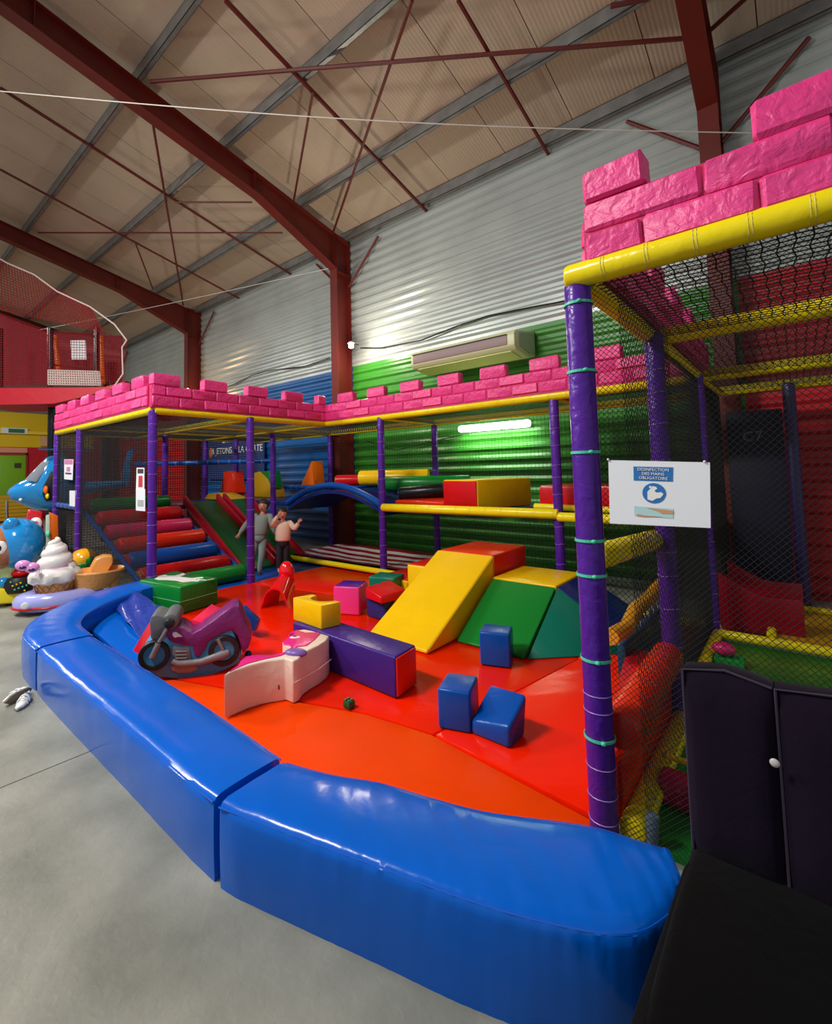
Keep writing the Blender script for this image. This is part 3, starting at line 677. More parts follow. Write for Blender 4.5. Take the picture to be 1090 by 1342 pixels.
# teal block behind, blue block, red slab on it
cc = (-3.86, 4.36); soft('foam_cube', boxc(cc, .34, .3, .3, .25, Z0), M_teal, 'teal foam cube behind the pink one')
soft('foam_cube', boxc((-3.47, 3.88), .3, .28, .2, -.1, Z0), M_navy, 'navy foam cube under the red slab', bevel=.02)
P_ = boxc((-3.42, 3.84), .3, .32, .07, -.25, Z0+.2)
P_ = [p + V(0,0,.0) for p in P_]; P_[0].z += .0; P_[4].z += .05; P_[7].z += .08; P_[5].z += .0; P_[6].z += .03
soft('foam_slab', P_, M_red, 'red foam slab lying tilted on the navy cube')
soft('foam_cube', boxc((-3.25, 4.1), .1, .3, .22, -.3, Z0), M_purpd, 'dark purple foam piece squeezed against the yellow slide')
# steps
t = thing('foam_steps', 'yellow and red foam steps beside the yellow slide', 'foam steps', V(-3.8, 4.8, Z0))
soft('step', [V(-4.1,4.45,Z0), V(-3.62,4.45,Z0), V(-3.62,5.15,Z0), V(-4.1,5.15,Z0), V(-4.1,4.45,.29), V(-3.62,4.45,.29), V(-3.62,5.15,.29), V(-4.1,5.15,.29)], M_yel, None, parent=t)
soft('step', [V(-3.61,4.45,Z0), V(-3.18,4.45,Z0), V(-3.18,5.15,Z0), V(-3.61,5.15,Z0), V(-3.61,4.45,.49), V(-3.18,4.45,.49), V(-3.18,5.15,.49), V(-3.61,5.15,.49)], M_yel, None, parent=t)
MB().box((-4.09,4.47,.285), (-3.63,5.13,.3)).build('tread', M_red, t, bevel=.005); MB().box((-3.6,4.47,.485), (-3.19,5.13,.5)).build('tread', M_red, t, bevel=.005)
MB().box((-4.115,4.47,Z0), (-4.1,5.13,.285)).build('riser', M_red, t, bevel=.005); MB().box((-3.625,4.47,.3), (-3.61,5.13,.485)).build('riser', M_red, t, bevel=.005)
# yellow slide
sl = thing('foam_slide', 'big yellow foam slide wedge with vinyl side panels', 'foam slide', V(-2.82, 3.9, Z0))
P_ = [V(-3.17,3.30,Z0), V(-2.47,3.28,Z0), V(-2.47,4.47,Z0), V(-3.17,4.47,Z0), V(-3.17,3.30,Z0+.03), V(-2.47,3.28,Z0+.03), V(-2.47,4.47,.7), V(-3.17,4.47,.7)]
soft('wedge', P_, M_yel, None, parent=sl, bevel=.02)
MB().tube([V(-2.462,3.3,Z0+.035), V(-2.462,4.46,.69), V(-2.462,4.46,Z0+.02)], .005, 5).build('piping', mat('yellow piping', (214, 166, 10), .4), sl)
soft('foam_box', [V(-3.16,4.49,Z0), V(-2.48,4.49,Z0), V(-2.48,5.28,Z0), V(-3.16,5.28,Z0), V(-3.16,4.49,.7), V(-2.48,4.49,.7), V(-2.48,5.28,.7), V(-3.16,5.28,.7)], M_redor, 'tall red orange foam box at the head of the yellow slide', bevel=.02)
soft('foam_platform', [V(-2.44,4.39,Z0), V(-1.78,4.39,Z0), V(-1.78,5.1,Z0), V(-2.44,5.1,Z0), V(-2.44,4.39,.5), V(-1.78,4.39,.5), V(-1.78,5.1,.5), V(-2.44,5.1,.5)], M_yel, 'low yellow foam platform above the green ramp')
soft('foam_ramp', [V(-2.43,3.68,Z0), V(-1.78,3.67,Z0), V(-1.78,4.375,Z0), V(-2.43,4.375,Z0), V(-2.43,3.68,Z0+.02), V(-1.78,3.67,Z0+.02), V(-1.78,4.375,.49), V(-2.43,4.375,.49)], M_green, 'green foam ramp between the yellow slide and the teal corner wedge', 'foam ramp')
soft('foam_ramp', [V(-1.77,4.4,Z0), V(-1.05,4.4,Z0), V(-1.05,5.1,Z0), V(-1.77,5.1,Z0), V(-1.77,4.4,.49), V(-1.05,4.4,Z0+.02), V(-1.05,5.1,Z0+.02), V(-1.77,5.1,.49)], M_navy, 'dark blue foam ramp behind the teal corner wedge', 'foam ramp')
b = MB().add([V(-1.765,3.68,Z0), V(-1.06,4.385,Z0), V(-1.765,4.385,Z0), V(-1.765,4.385,.49)], [(0,2,1), (0,1,3), (1,2,3), (2,0,3)])
tag(b.build('foam_corner_wedge', M_teal, bevel=.01, origin=V(-1.5,4.1,Z0)), 'teal triangular foam corner wedge', 'foam block')
# green box with white animal print
gb = thing('foam_box', 'green foam box with a white animal silhouette on top', 'foam block', V(-5.9, 2.75, Z0))
g = [at(182,760,z=.36), at(236,769.5,z=.36), at(286,757,z=.36), at(229,748,z=.36)]
gl = [V(p.x,p.y,Z0) for p in g]
soft('cushion', gl + [V(p.x,p.y,.36) for p in g], M_green, None, parent=gb, bevel=.02)
def gp(u, v): p = (g[0]*(1-u) + g[1]*u)*(1-v) + (g[3]*(1-u) + g[2]*u)*v; return V(p.x, p.y, .3605)
sil = [(.18,.22),(.3,.2),(.42,.28),(.62,.34),(.78,.3),(.86,.46),(.95,.5),(.92,.6),(.8,.62),(.84,.8),(.76,.86),(.68,.66),(.45,.62),(.38,.86),(.28,.9),(.3,.66),(.2,.56),(.1,.6),(.06,.44),(.14,.34)]
MB().prism([gp(u, v) for u, v in sil], V(0,0,.003)).build('animal_print', mat('white print', (225, 225, 222), .4), gb)
MB().tube([gl[i] + V(0,0,.14) + (gl[i]-sum(gl, V(0,0,0))/4).normalized()*.0 for i in (0,1,2)], .005, 5).build('seam', mat('green seam', (90, 170, 110), .5), gb)
MB().tube([gp(.86,.62)+V(0,0,.004), gp(1.0,.66)+V(0,0,.004), gp(1.02,.85)+V(0,0,.004)], .006, 5).build('tail_print', mat('white print', (225,225,222), .4), gb)

# crumpled blue floor pads inside the barrier corner
def drape(name, pts, m, label, amp=.02, n=14, z=.1, cat='pad'):
    pass
c4 = [at(121,826,z=.12), at(170,771,z=.3), at(226,812,z=.28), at(176,865,z=.09)]
def sheet(c, nu, nv, fn, th):
    vs = []; fs = []
    for s_ in (0, 1):
        for i in range(nu+1):
            for j in range(nv+1):
                u, v = i/nu, j/nv; p = (c[0]*(1-u) + c[1]*u)*(1-v) + (c[3]*(1-u) + c[2]*u)*v
                vs.append(p + V(0,0,fn(u,v) - (th if s_ else 0)))
    K = (nu+1)*(nv+1)
    for i in range(nu):
        for j in range(nv):
            a = i*(nv+1)+j; q = (a, a+1, a+nv+2, a+nv+1); fs.append(q); fs.append(tuple(K+k for k in q[::-1]))
    for i in range(nu):
        for j in (0, nv): a = i*(nv+1)+j; fs.append((a, a+nv+1, K+a+nv+1, K+a))
    for j in range(nv):
        for i in (0, nu): a = i*(nv+1)+j; fs.append((a, a+1, K+a+1, K+a))
    return MB().add(vs, fs)
def crump(u, v): return .018*math.sin(7*u+3*v) + .012*math.sin(13*v-4*u) + .008*math.sin(21*u*v+2) + .06*math.sin(PI*u)*math.sin(PI*v)
bp_ = [at(118,832,z=.1), at(168,776,z=.12), at(240,800,z=.06), at(190,870,z=.07)]
tag(sheet([at(116,824,z=.14), at(172,777,z=.22), at(238,806,z=.1), at(200,886,z=.075)], 16, 12, lambda u,v: .012*math.sin(6*u)+.008*math.sin(9*v), .03).build('corner_pad', M_barr, origin=(-5,1.9,.05)), 'smooth blue pad lying in the corner of the barrier', 'pad')
c5 = [at(152,800,z=.2), at(166,771,z=.32), at(222,800,z=.24), at(186,838,z=.14)]
tag(sheet(c5, 20, 16, lambda u,v: crump(u,v)*.8, .012).build('crumpled_cover', vinyl('indigo glossy cover', (42, 66, 160), .12, .6, 9), origin=c5[0]), 'crumpled shiny indigo cover heaped on the blue pad', 'cover')
# pink red board leaning behind the motorbike front wheel
P_ = [at(168,862,z=.06), at(180,872,z=.05), at(212,815,z=.33), at(200,808,z=.33)]
tag(MB().prism(P_, V(-.04,.05,0)).build('foam_slab', M_red, bevel=.01, origin=P_[0]), 'thin red slab wedged behind the front wheel of the motorbike', 'foam block')
P_ = [at(251,812,z=.42), at(266,816,z=.40), at(291,797,z=.36), at(277,791,z=.38)]
tag(MB().prism(P_, V(-.01,.02,-.25)).build('foam_slab', vinyl('hot pink vinyl', (250, 40, 90)), bevel=.01, origin=P_[0]), 'hot pink slab standing behind the motorbike saddle', 'foam block')
P_ = [at(308,797,z=.34), at(318,795,z=.36), at(338,814,z=.22), at(334,828,z=.12), at(322,826,z=.1)]
tag(MB().prism(P_, V(-.1,.1,-.02)).build('foam_slab', M_blue, bevel=.012, origin=P_[0]), 'small blue slab sticking out behind the motorbike tail', 'foam block')

# red saddle (arched rocker)
rb = at(362, 797, z=.05); d = V(.45, -.9, 0).normalized()      # arch axis
tz = thing('ride_on_seat', 'glossy red arched ride on seat with a raised back', 'toy', rb)
b = MB(); n_ = 14; sec = []
xr = V(d.y, -d.x, 0)*-1
for j in range(7):
    t = j/6; w = .1 + .055*t; hgt_ = .40 - .16*t; base = rb - d*(.34*(1-t)-.04)
    for k in range(n_):
        an = PI*k/(n_-1); sec.append(base + xr*(math.cos(an)*w*(1.25 if k in (0, n_-1) else 1)) + V(0,0,abs(math.sin(an))**.7*hgt_))
for th in (0, 1): pass
vs = sec + [p - V(0,0,.02) + (rb - V(p.x,p.y,rb.z))*.05 for p in sec]; K = len(sec); fs = []
for j in range(6):
    for k in range(n_-1):
        a = j*n_+k; fs.append((a, a+1, a+n_+1, a+n_)); fs.append((K+a+n_, K+a+n_+1, K+a+1, K+a))
for k in range(n_-1):
    fs.append((k, K+k, K+k+1, k+1)); a = 6*n_+k; fs.append((a, a+1, K+a+1, K+a))
for j in range(6):
    for k in (0, n_-1): a = j*n_+k; fs.append((a, a+n_, K+a+n_, K+a))
MB().add(vs, fs).build('shell', mat('red gloss plastic', (222, 8, 24), .12, coat=.5), tz)
MB().ell(rb - d*.27 + V(0,0,.36), .1, .09, .13, 16, 12).build('backrest', mat('red gloss plastic', (222, 8, 24), .12), tz)
# little green toy brick
gbp = at(457, 927, z=.05)
t = thing('toy_brick', 'small dark green toy building brick alone on the orange mat', 'toy', gbp)
MB().box((gbp.x-.03, gbp.y-.025, .052), (gbp.x+.03, gbp.y+.03, .095)).build('body', mat('green plastic', (10, 92, 50), .35), t, bevel=.004)
b = MB()
for i in (-1,1):
    for j in (-1,1): b.lathe(V(gbp.x+i*.015, gbp.y+j*.013, .095), [(.009,0),(.009,.008),(.007,.01)], 10)
b.build('stud', mat('green plastic', (10, 92, 50), .35), t)

# ================================================================== MOTORBIKE ROCKER
MC = at(245, 888, z=.05); md = V(.54, .84, 0).normalized(); mn = V(md.y, -md.x, 0)
mt = thing('motorbike_rocker', 'soft foam motorbike rocker with purple body and grey nose', 'rocker', MC)
def mk(zx, zy, e=0): return atpl(170+zx/6.41, 780+zy/6.41, MC + mn*e, mn)
def mpoly(pts, e, th, m, name, bevel=.008, closed=True):
    P_ = [mk(x, y, e) for x, y in pts]; return MB().prism(P_, -mn*th).build(name, m, mt, bevel=bevel, segs=2)
M_mpur = vinyl('motorbike purple', (122, 40, 108), .35, .5, 12); M_mblu = vinyl('motorbike blue', (62, 140, 190), .4); M_mgry = mat('motorbike silver', (126, 122, 126), .4, .3, 10); M_tyre = mat('tyre black', (22, 22, 24), .5)
mpoly([(85,520),(110,600),(170,650),(240,690),(400,705),(560,700),(700,665),(800,630),(900,580),(940,500),(900,380),(860,290),(700,330),(560,400),(420,400),(330,330),(230,330),(110,430)], -.01, .24, M_mblu, 'rocker_base', .012)
mpoly([(300,335),(320,285),(400,262),(430,268),(520,325),(600,285),(700,215),(800,140),(870,92),(915,98),(945,150),(975,240),(1015,300),(1022,370),(1000,440),(950,500),(930,420),(905,350),(860,300),(820,312),(740,350),(665,395),(630,470),(580,535),(545,520),(525,470),(530,432),(450,430),(370,408),(315,375)], .0, .27, M_mpur, 'body', .016)
mpoly([(165,235),(178,178),(225,165),(300,190),(345,215),(335,275),(300,320),(250,345),(245,390),(175,372)], .004, .27, mat('motorbike grey', (98,102,104), .5, .4, 10), 'nose_cover', .014)
a_ = mk(335,235,.02); MB().rtube(a_ - mn*.02, a_ - mn*.33, .062, 18, .3).build('handle_roll', mat('motorbike grey', (98,102,104), .5, .4, 10), mt)
MB().rtube(a_ + mn*.035, a_ - mn*.02, .036, 16, .3).build('grip', M_tyre, mt)
def wheel(zx, zy, ro, ri):
    c = mk(zx, zy, .0); w = MB()
    ax = (md, V(0,0,1), mn)
    def ring(r, e, n=28): return [c + md*r*math.cos(2*PI*k/n) + V(0,0,1)*r*math.sin(2*PI*k/n) + mn*e for k in range(n)]
    R_ = [ring(ro, -.03), ring(ro, .012), ring(ro*.94, .022), ring(ri*1.05, .022), ring(ri, .012), ring(ri, -.03)]
    vs = [p for r in R_ for p in r]; n = 28; fs = []
    for i in range(6):
        j = (i+1) % 6
        for k in range(n): fs.append((i*n+k, i*n+(k+1)%n, j*n+(k+1)%n, j*n+k))
    o = MB().add(vs, fs).build('wheel', M_tyre, mt)
    MB().prism(ring(ri, .008), -mn*.02).build('hub', M_mblu, o)
wheel(207,505,.112,.076); wheel(793,465,.118,.076)
def mtube(pts, r, nm, e=.02, m=M_mgry):
    return MB().tube([mk(x, y, e) for x, y in pts], r, 10).build(nm, m, mt)
mtube([(310,285),(285,330),(245,395)], .014, 'fork'); mtube([(240,405),(215,460),(185,525)], .021, 'fork'); mtube([(355,555),(400,575),(500,572),(600,560),(700,525),(790,495),(835,475)], [.02,.024,.026,.026,.03,.034,.02], 'exhaust')
mtube([(740,370),(765,420),(785,465)], .014, 'strut')
mpoly([(360,430),(500,440),(510,560),(400,560),(355,500)], .004, .02, M_mgry, 'engine', .006)
for i in range(3): mtube([(385, 475+i*28), (480, 472+i*28)], .008, 'cylinder_fin', .014)
mpoly([(345,592),(575,600),(560,630),(500,655),(400,655),(350,630)], .004, .02, mat('motorbike taupe', (140,124,122), .5), 'sump', .006)
mpoly([(360,345),(358,318),(385,310),(410,325),(445,350),(405,352),(380,360)], .012, .02, M_white, 'side_lamp', .003)

# ================================================================== WHITE AND PINK ANIMAL ROCKER (lying on its side)
RZ = .335
def c7(zx, zy, z=RZ): p = at(280+zx/6.41, 800+zy/6.41, z=z); return V(p.x, p.y, z)
def c7c(pts, z=RZ): return [c7(x, y, z) for x, y in pts]
outer = [(82,535),(180,500),(290,460),(400,432),(480,418),(545,410),(600,402),(632,412),(665,425),(710,405),(745,365),(800,330),(880,292),(945,250),(990,205),(1008,170)]
inner = [(960,162),(860,158),(760,156),(700,165),(640,185),(612,235),(578,262),(580,285),(640,300),(690,305),(640,330),(560,368),(470,380),(360,378),(270,392),(225,430),(200,470),(140,500)]
pr_ = thing('animal_rocker', 'cream sided pink topped animal rocker lying on its side', 'rocker', c7(600,420,.05))
MB().prism([V(p.x,min(p.y, 2.53),.052) for p in c7c(outer+inner)], V(0,0,RZ-.052)).build('body', M_cream, pr_, bevel=.014, segs=3)
pk = [(130,515),(290,448),(430,412),(560,385),(640,350),(700,310),(780,300),(840,255),(895,200),(880,188),(770,190),(700,168),(645,187),(618,235),(582,264),(584,286),(650,300),(640,330),(560,368),(470,380),(360,378),(270,392),(225,430),(200,470)]
MB().prism([V(p.x,p.y,RZ-.004) for p in c7c(pk)], V(0,0,.01)).build('face_and_back', vinyl('magenta vinyl', (226, 36, 130)), pr_, bevel=.004)
a_ = c7(690,362); MB().ell(a_ + V(0,0,.005), .085, .05, .03, 16, 8, (V(.9,.45,0).normalized(), V(-.45,.9,0).normalized(), V(0,0,1))).build('ear', vinyl('lilac vinyl', (130, 96, 172)), pr_)
a_ = c7(682,232); MB().ell(a_ + V(0,0,.006), .042, .02, .006, 14, 6, (V(.7,.7,0), V(-.7,.7,0), V(0,0,1))).build('eye', M_white, pr_)
MB().ell(a_ + V(0,0,.011), .017, .01, .004, 10, 6, (V(.7,.7,0), V(-.7,.7,0), V(0,0,1))).build('pupil', M_tyre, pr_)
MB().tube([c7(x, y)+V(0,0,.007) for x, y in ((640,215),(655,205),(672,203))], .004, 5).build('eyebrow', M_tyre, pr_)
# stitched seam along the side and a small printed mark
MB().tube([c7(x, y, .2)+V(.006,-.008,0) for x, y in ((660,530+82),(745,470+95),(880,400+90),(990,330+75))], .003, 4).build('seam', M_white, pr_)
e_ = c7(560,640,.19); MB().ell(e_ + V(0,-.012,0), .01, .004, .018, 8, 6).build('printed_mark', mat('mark dark', (70,50,60), .5), pr_)
tag(MB().ell(at(325,857,z=.09), .03, .03, .03, 12, 8).build('ball', M_navy, origin=at(325,857,z=.09)), 'small navy ball between the motorbike and the animal rocker', 'ball')

# ================================================================== CLIMBING ROLLERS AND SLIDES
rs_ = thing('roller_ramp', 'sloping ramp of coloured foam rollers on a blue frame', 'climbing ramp', (-7.8, 3.4, 0))
for (x, z, m, r) in ((-9.0,1.15,M_green,.115), (-8.55,.95,M_red,.125), (-8.17,.75,vinyl('rose vinyl', (206,40,96)),.125), (-7.72,.58,M_redor,.13), (-7.32,.4,M_blue,.135), (-6.95,.22,M_red,.14)):
    MB().rtube((x, 2.72, z), (x, 4.05, z), r, 20, .35).build('roller', m, rs_)
    MB().tube([(x, 2.712, z), (x, 2.722, z)], r*.74, 18).build('roller_cap', M_wood if z < .3 else M_red, rs_)
MB().tube([(-9.3,2.68,1.15), (-6.55,2.68,.1)], .035, 10).build('side_bar', M_blue, rs_); MB().tube([(-9.3,4.1,1.15), (-6.55,4.1,.1)], .035, 10).build('side_bar', M_blue, rs_)
tag(MB().rtube((-6.5, 2.9, .155), (-6.42, 4.0, .155), .12, 20, .3).build('foam_roller', M_green, origin=(-6.5,3.4,.035)), 'loose green foam roller at the foot of the ramp behind the green box', 'foam block')
def slide(y0, y1, xa, za, xb, zb, label):
    t = thing('slide', label, 'slide', (xb, (y0+y1)/2, zb))
    MB().hexa([V(xa,y0,za-.06), V(xb,y0,zb-.04), V(xb,y1,zb-.04), V(xa,y1,za-.06), V(xa,y0,za), V(xb,y0,zb), V(xb,y1,zb), V(xa,y1,za)]).build('chute', vinyl('dark green vinyl', (8, 84, 34)), t, bevel=.01)
    for y in (y0, y1):
        MB().hexa([V(xa,y-.05,za-.05), V(xb,y-.05,zb-.04), V(xb,y+.03,zb-.04), V(xa,y+.03,za-.05), V(xa,y-.05,za+.13), V(xb,y-.05,zb+.1), V(xb,y+.03,zb+.1), V(xa,y+.03,za+.13)]).build('side_rail', vinyl('crimson vinyl', (160, 10, 34)), t, bevel=.02)
slide(4.24, 4.9, -8.75, 1.12, -6.85, .07, 'dark green slide with red sides next to the rollers'); slide(5.04, 5.55, -8.75, 1.12, -6.9, .07, 'dark green slide with red sides behind the children')
# arch bridge
ab = thing('arch_bridge', 'blue padded arched bridge between two purple posts', 'bridge', (-6.1, 6.1, 1.1))
for y in (5.5, 6.7):
    MB().tube([V(-7.3 + 2.4*t, y, 1.06 + .33*abs(math.sin(PI*t))**.9) for t in [i/16 for i in range(17)]], .055, 12).build('arch_rail', M_blue, ab)
b = MB(); n_ = 16
vs = []; 
for i in range(n_+1):
    t = i/n_; z = .98 + .33*abs(math.sin(PI*t))**.9; x = -7.3 + 2.4*t
    vs += [V(x,5.5,z), V(x,6.7,z), V(x,6.7,z-.06), V(x,5.5,z-.06)]
fs = []
for i in range(n_):
    for k in range(4): fs.append((i*4+k, i*4+(k+1)%4, (i+1)*4+(k+1)%4, (i+1)*4+k))
fs += [(0,1,2,3), (n_*4+3, n_*4+2, n_*4+1, n_*4)]
MB().add(vs, fs).build('walkway', M_navy, ab)
# foam pieces on the bridge and deck
def droll(a, c, r, m, capm, label):
    t = thing('foam_roll', label, 'foam block', V(*a)); MB().rtube(a, c, r, 20, .2).build('cushion', m, t); d_ = (Vector(c)-Vector(a)).normalized()
    MB().tube([Vector(a) - d_*.004, Vector(a) + d_*.01], r*.8, 18).build('end_cap', capm, t)
droll((-6.5,6.0,1.46), (-5.4,6.55,1.46), .1, M_red, M_yel, 'red foam roll with yellow end on the arched bridge')
droll((-5.85,5.95,1.5), (-4.75,6.5,1.5), .13, M_yel, M_blue, 'yellow foam roll with blue end on the arched bridge')
droll((-5.3,5.85,1.4), (-3.95,6.5,1.4), .12, M_green, M_black, 'green foam roll with black end leaning beside the bridge')
droll((-4.78,5.75,1.25), (-3.95,6.15,1.31), .11, M_black, M_navy, 'black foam roll on the upper deck behind the purple post')
a = at(394,636,y=6.3); tag(MB().prism([a, a+V(.42,0,.0), a+V(.36,0,.5)], V(0,.3,0)).build('foam_wedge', M_orange, bevel=.015, origin=a), 'orange foam wedge standing at the left of the arched bridge', 'foam block')
soft('foam_slab', [V(-4.75,5.6,1.1), V(-3.85,5.6,1.08), V(-3.6,6.3,1.08), V(-4.5,6.3,1.08), V(-4.75,5.6,1.16), V(-3.85,5.6,1.15), V(-3.6,6.3,1.2), V(-4.5,6.3,1.2)], M_redor, 'red orange foam slab on the upper deck beside the black roll')
t = thing('foam_box', 'large foam box with red end and yellow side on the upper deck', 'foam block', (-3.3, 6, 1.07))
z_ = 1.065; q = [V(-3.86,5.62,z_), V(-3.26,5.54,z_), V(-2.98,6.6,z_), V(-3.6,6.7,z_)]
soft('cushion', q + [p + V(0,0,.4) for p in q], M_yel, None, parent=t, bevel=.02)
MB().hexa([V(-3.85,5.615,z_+.01), V(-3.27,5.535,z_+.01), V(-3.27,5.55,z_+.01), V(-3.85,5.63,z_+.01), V(-3.85,5.6,z_+.385), V(-3.27,5.52,z_+.385), V(-3.27,5.55,z_+.385), V(-3.85,5.63,z_+.385)]).build('end_panel', M_red, t, bevel=.006)
t = thing('tunnel_pad', 'red padded trough with yellow edge behind the slim right purple post', 'foam block', (-1.9, 5.7, 1.1))
MB().box((-2.5,5.75,1.1), (-1.2,6.5,1.38)).build('cushion', M_red, t, bevel=.03); MB().rtube((-2.55,5.72,1.12), (-1.2,5.66,1.1), .04, 12).build('edge_roll', M_yelt, t)
# upper left deck items
t = thing('foam_bridge', 'orange and cream foam shapes on the upper left deck', 'foam block', (-9.3,5.2,1.1))
MB().prism([V(-9.9,5.2,1.09), V(-8.8,5.2,1.09), V(-8.9,5.2,1.16), V(-9.3,5.2,1.24), V(-9.7,5.2,1.22)], V(0,.4,0)).build('hump', M_wood, t, bevel=.03)
t = thing('foam_tower', 'yellow and green foam tower behind the boy', 'foam block', (-7.6, 6.2, 1.1))
tp = [at(x, y, y=6.3) for x, y in ((328,652),(330,620),(340,618),(352,628),(358,652))]
tp[0].z = tp[4].z = 1.085
MB().prism(tp, V(0,.35,0)).build('cushion', M_wood, t, bevel=.02)
tp = [at(x, y, y=6.28) for x, y in ((341,618),(352,617),(356,640),(351,628))]
MB().prism(tp, V(0,.3,0)).build('side_pad', M_green, t, bevel=.01)
tp = [at(x, y, y=5.85) for x, y in ((287,648),(293,618),(303,617),(307,640),(302,650))]
tp[0].z = tp[4].z = 1.085; tp[3].z = 1.2
tag(MB().prism(tp, V(0,.3,0)).build('foam_tower', M_redor, bevel=.015, origin=tp[0]), 'dull red foam tower at the top of the second slide', 'foam block')
# trampoline
tr = thing('trampoline', 'low trampoline bed with crimson and white stripes', 'trampoline', (-5.7, 6.1, 0))
z_ = .16; n = 9
for i in range(n):
    y0 = 5.42 + i*(1.36/n); y1 = 5.42 + (i+1)*(1.36/n)
    vs = []; N = 10
    for k in range(N+1):
        x = -7.15 + 3.1*k/N
        for y in (y0, y1):
            s_ = math.sin(PI*k/N)*math.sin(PI*(y-5.42)/1.36); vs.append(V(x, y, z_ - .05*s_ + .006*math.sin(k*2.3+y*9)))
    fs = [(2*k, 2*k+2, 2*k+3, 2*k+1) for k in range(N)]
    o = MB().add(vs, fs).build('stripe', vinyl('stripe crimson', (140, 10, 30)) if i % 2 == 0 else vinyl('stripe white', (206, 200, 198)), tr)
MB().rtube((-7.2,5.36,.1), (-4.3,5.36,.1), .045, 12).build('edge_pad', M_yelt, tr); MB().box((-7.2,5.4,.0), (-4.05,6.8,.06)).build('base', M_navy, tr)
# things seen inside the right wing
t = thing('curved_chute', 'dark red curved chute inside the netted frame', 'slide', (-.4, 5.7, 0))
prof = [at(x, y, y=5.55) for x, y in ((940,750),(965,765),(990,779),(1010,784),(1052,787),(1056,838),(1000,832),(944,822))]
MB().prism(prof, V(0,.06,0)).build('chute_side', vinyl('deep red vinyl', (150, 12, 34)), t, bevel=.01)
MB().prism([p + V(0,.75,0) for p in prof], V(0,.06,0)).build('chute_side', vinyl('deep red vinyl', (150, 12, 34)), t, bevel=.01)
MB().prism([p + V(0,.06,0) for p in (prof[7], prof[6], prof[5], prof[5]-V(0,0,.04), prof[6]-V(0,0,.03), prof[7]-V(0,0,.03))], V(0,.7,0)).build('chute_bed', M_red, t)
kb = at(955, 868, z=.08)
t = thing('toy_brick', 'bright green knobbly brick on the green floor inside the net', 'toy', kb)
MB().box((kb.x-.09,kb.y-.06,.062), (kb.x+.1,kb.y+.08,.12)).build('body', mat('bright green plastic', (20, 150, 60), .4), t, bevel=.008)
b = MB()
for i in range(4): b.lathe(V(kb.x-.065+i*.05, kb.y, .12), [(.018,0),(.018,.016),(.014,.02)], 10)
b.build('stud', mat('bright green plastic', (20,150,60), .4), t)
kb = at(948, 858, z=.14)
t = thing('toy_brick', 'pink knobbly brick lying on the green one inside the net', 'toy', V(kb.x, kb.y, .13))
MB().ell(V(kb.x, kb.y+.02, .18), .08, .06, .05, 14, 8).build('body', mat('pink plastic', (226, 30, 110), .35), t)
kb = at(882, 1062, z=.03)
t = thing('toy_brick', 'large magenta knobbly brick behind the sofa back', 'toy', V(kb.x, kb.y, .03))
MB().box((kb.x-.06,kb.y,.032), (kb.x+.22,kb.y+.12,.16)).build('body', mat('magenta plastic', (190, 20, 90), .35), t, bevel=.02)
b = MB()
for i in range(4):
    for j in range(2): b.ell(V(kb.x-.03+i*.055, kb.y-.0, .07+j*.05), .014, .014, .014, 8, 6)
b.build('stud', mat('magenta plastic', (190,20,90), .35), t)
MB().rtube((kb.x-.07,kb.y+.14,.19),(kb.x+.3,kb.y+.14,.19),.014,8).build('frame_bar', M_yelt, rw)
kb = at(853, 1112, z=.03)
tag(MB().rtube((kb.x, kb.y, .035), (kb.x+.01, kb.y+.02, .16), .026, 12).build('foam_roller', mat('grey blue plastic', (96, 116, 134), .3), origin=(kb.x,kb.y,.03)), 'small grey blue roller by the yellow floor rail', 'toy')
# rope ladder and padded pipe inside
lad = thing('rope_net_bridge', 'orange padded pipe with hanging ropes inside the right frame', 'climbing rope', (-.9, 4.2, .5))
pp = [at(x, y, x=-.95) for x, y in ((800,835),(822,822),(832,800),(850,785),(866,765))]
MB().tube(pp, .05, 12).build('padded_pipe', mat('ochre vinyl', (206, 140, 20), .4), lad)
for i in range(7):
    p = pp[2].lerp(pp[4], i/6); MB().tube([p, p - V(0,0,.12), p - V(.02,0,.3+.02*i)], .009, 5).build('rope', mat('speckled rope', (150,140,150), .8, col2=(40,30,50), vscale=60), lad)
MB().box((-.99, 3.4, .03), (-.93, 5.2, .42)).build('side_pad', vinyl('slate vinyl', (30, 66, 90)), lad, bevel=.02)
# dark speaker panel against red wall
t = thing('dark_panel', 'tall dark blue panel standing against the wall inside the right frame', 'panel', at(985, 700, y=7.0))
a_, c_ = at(945, 600, y=7.1), at(985, 600, y=7.1)
MB().box((-.62, 6.80, 0.0), (-.1, 6.90, 2.2)).build('board', mat('dark blue paint', (16, 22, 48), .6), t, bevel=.01)
text('C7', .16, M_grey, t, V(-.38, 6.795, 1.9), (1,0,0), (0,0,1))

